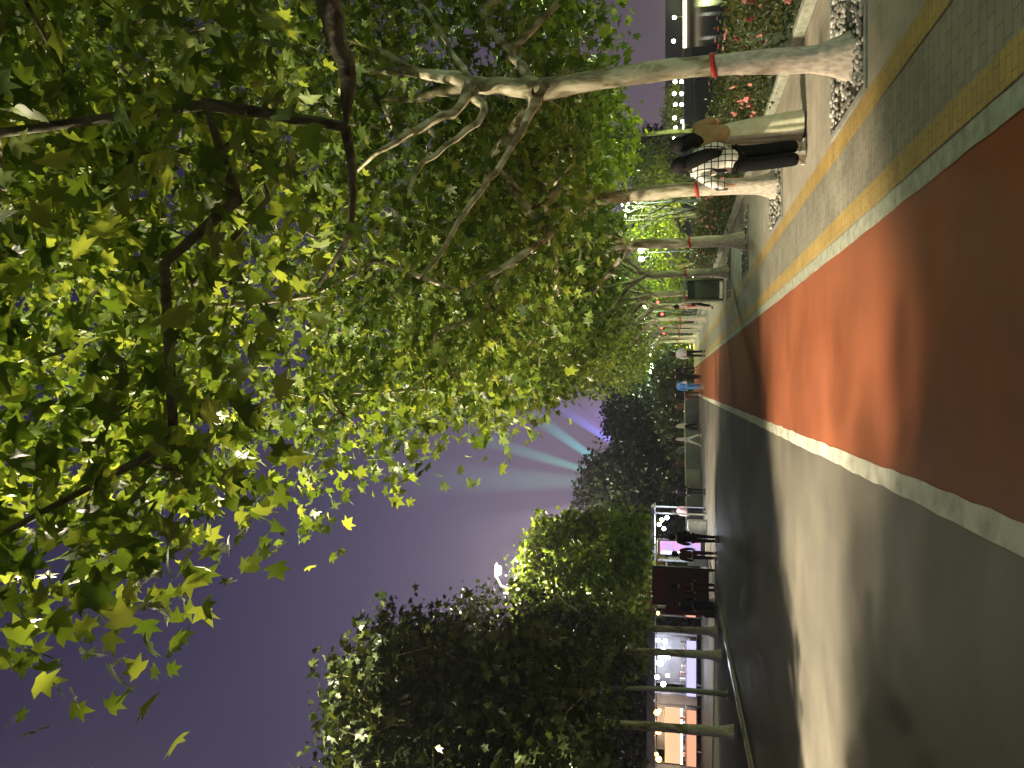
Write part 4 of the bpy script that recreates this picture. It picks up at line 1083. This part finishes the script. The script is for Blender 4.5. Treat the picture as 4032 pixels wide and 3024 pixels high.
# phone in her hand stays a separate thing
ph = MB().box((0, 0, 0), (.012, .075, .15), .004).build('phone', M['black']); ph.location = (2.85-.385, 9.62+.10, 1.0); tag(ph, 'small black phone held at her side by the woman in the plaid shirt', 'phone')
w2, J2, W2 = person((3.21, 9.72, 0), 'woman from behind in a camel top and long khaki skirt, leaning', 1.60, -.05, 'camel', 'khaki', .02, 'front', 'mid', skirt='x', detail=1, bulk=.9, sleeves=False, shoe='shoe_dark', side=-.09, headside=-.07, face=True)
# skirt
def skirt(par, a0, a1, name, m, r0=(.13, .11), r1=(.185, .14), z0=1.02, z1=.035, side=-.09, k=.96, off=0.0):
    V = []; N = 14; K = 28
    for i in range(N+1):
        f_ = i/N; z = z0+(z1-z0)*f_
        for j in range(K+1):
            th_ = a0+(a1-a0)*j/K
            bl = math.sin(f_*math.pi*.5)**.7
            rx = r0[0]+(r1[0]-r0[0])*bl; ry = r0[1]+(r1[1]-r0[1])*bl
            w_ = 1+.085*f_*math.sin(th_*6+f_*2)+.03*f_*math.sin(th_*13)+off
            V.append(((math.cos(th_)*rx*w_+side*z/1.7)*k, math.sin(th_)*ry*w_*k, z*k))
    Fc = [(i*(K+1)+j, i*(K+1)+j+1, (i+1)*(K+1)+j+1, (i+1)*(K+1)+j) for i in range(N) for j in range(K)]
    return build(name, V, Fc, m, par, True)
sk = skirt(w2, R(-70), R(170), 'skirt', M['cloth_khaki']); skirt(w2, R(170), R(245), 'skirt_panel', M['cloth_taupe']); skirt(w2, R(245), R(290), 'skirt_panel', M['cloth_khaki'])
skirt(w2, R(-88), R(-52), 'skirt_panel', M['cloth_cream'], z0=.42, off=.015)

person((3.35, 31.2, 0), 'person in a pale top with a red bag, bending beyond the litter bin', 1.55, 1.3, 'pink', 'black', .2, 'front', 'short', bag='red', lean=.22)
person((1.55, 38.9, 0), 'person in a white shirt and black trousers at the red lane edge', 1.70, -.1, 'lilac', 'black', .22, 'down', 'short')
person((.95, 52, 0), 'person in black standing farthest away on the red lane edge', 1.72, 2.8, 'black', 'black', .1)
person((.42, 44.6, 0), 'person in a long black coat walking on the red lane', 1.74, .3, 'black', 'black', .16, bulk=1.6)
person((-.12, 41.9, 0), 'person in a blue top and bright blue trousers on the red lane', 1.66, .1, 'blue', 'jeans', .14, bag='white', shoe='sole')
person((-.62, 43.0, 0), 'person in dark clothes right beside the one in blue', 1.74, -.2, 'black', 'maroon', .14, bulk=1.3)
person((-1.5, 50.5, 0), 'person in a brown top standing behind the low wall near the red lane', 1.66, 2.6, 'brown', 'grey', .05)
person((-2.55, 46.0, 0), 'person in pale clothes in front of the low wall, nearer the red lane', 1.64, 2.0, 'pale', 'black', .14)
person((-3.25, 44.6, 0), 'person all in pale clothes striding in front of the low wall', 1.66, 1.7, 'pale', 'pale', .30, shoe='sole')
for i, (x, y, c) in enumerate(((-4.4, 50.0, 'grey'), (-5.3, 50.8, 'brown'), (-6.1, 49.2, 'black'), (-7.0, 49.8, 'black'))):
    person((x, y, 0), ['person in grey behind the low wall, nearest the pale striding one', 'person in brown behind the middle of the low wall', 'person in black behind the low wall, second from its far end', 'person in black behind the stall side end of the low wall'][i], 1.6, 3.1, c, 'black', .05)
person((-5.45, 38.6, 0), 'slim person in black at the stall side end of the low wall', 1.68, .2, 'black', 'black', .2)
person((-6.45, 38.6, 0), 'person in a pink white top and black trousers near the white canopy', 1.66, .1, 'pink', 'black', .12)
person((-5.55, 27.4, 0), 'largest black silhouette of a person, in front of the lit display', 1.74, .4, 'black', 'black', .18, bulk=1.5, arms='x')
person((-6.35, 28.3, 0), 'person in a dark wide hat and maroon clothes in front of the maroon board', 1.62, .3, 'maroon', 'maroon', .12, hat='black', shoe='sole')
person((-7.45, 28.0, 0), 'person in brown maroon clothes beside the one in the wide hat', 1.64, .3, 'maroon', 'maroon', .14, shoe='sole')
person((-8.15, 28.1, 0), 'person in navy black between the maroon board and the red column sign', 1.60, .3, 'navy', 'navy', .12, bulk=1.4)

# night air: thin haze that glows round the lamps
HAZE = .0007
if HAZE:
    m = bpy.data.materials.new('night haze'); m.use_nodes = True; n = m.node_tree.nodes; l = m.node_tree.links; n.remove(n['Principled BSDF'])
    pv = n.new('ShaderNodeVolumePrincipled'); pv.inputs['Color'].default_value = (.72, .70, .92, 1); pv.inputs['Density'].default_value = HAZE
    pv.inputs['Anisotropy'].default_value = .55
    l.new(pv.outputs[0], n['Material Output'].inputs['Volume'])
    hz = MB().box((20, 150, 23), (420, 420, 56)).build('haze', m); tag(hz, kind='stuff'); hz['label'] = 'thin night haze over the promenade'; hz['category'] = 'haze'
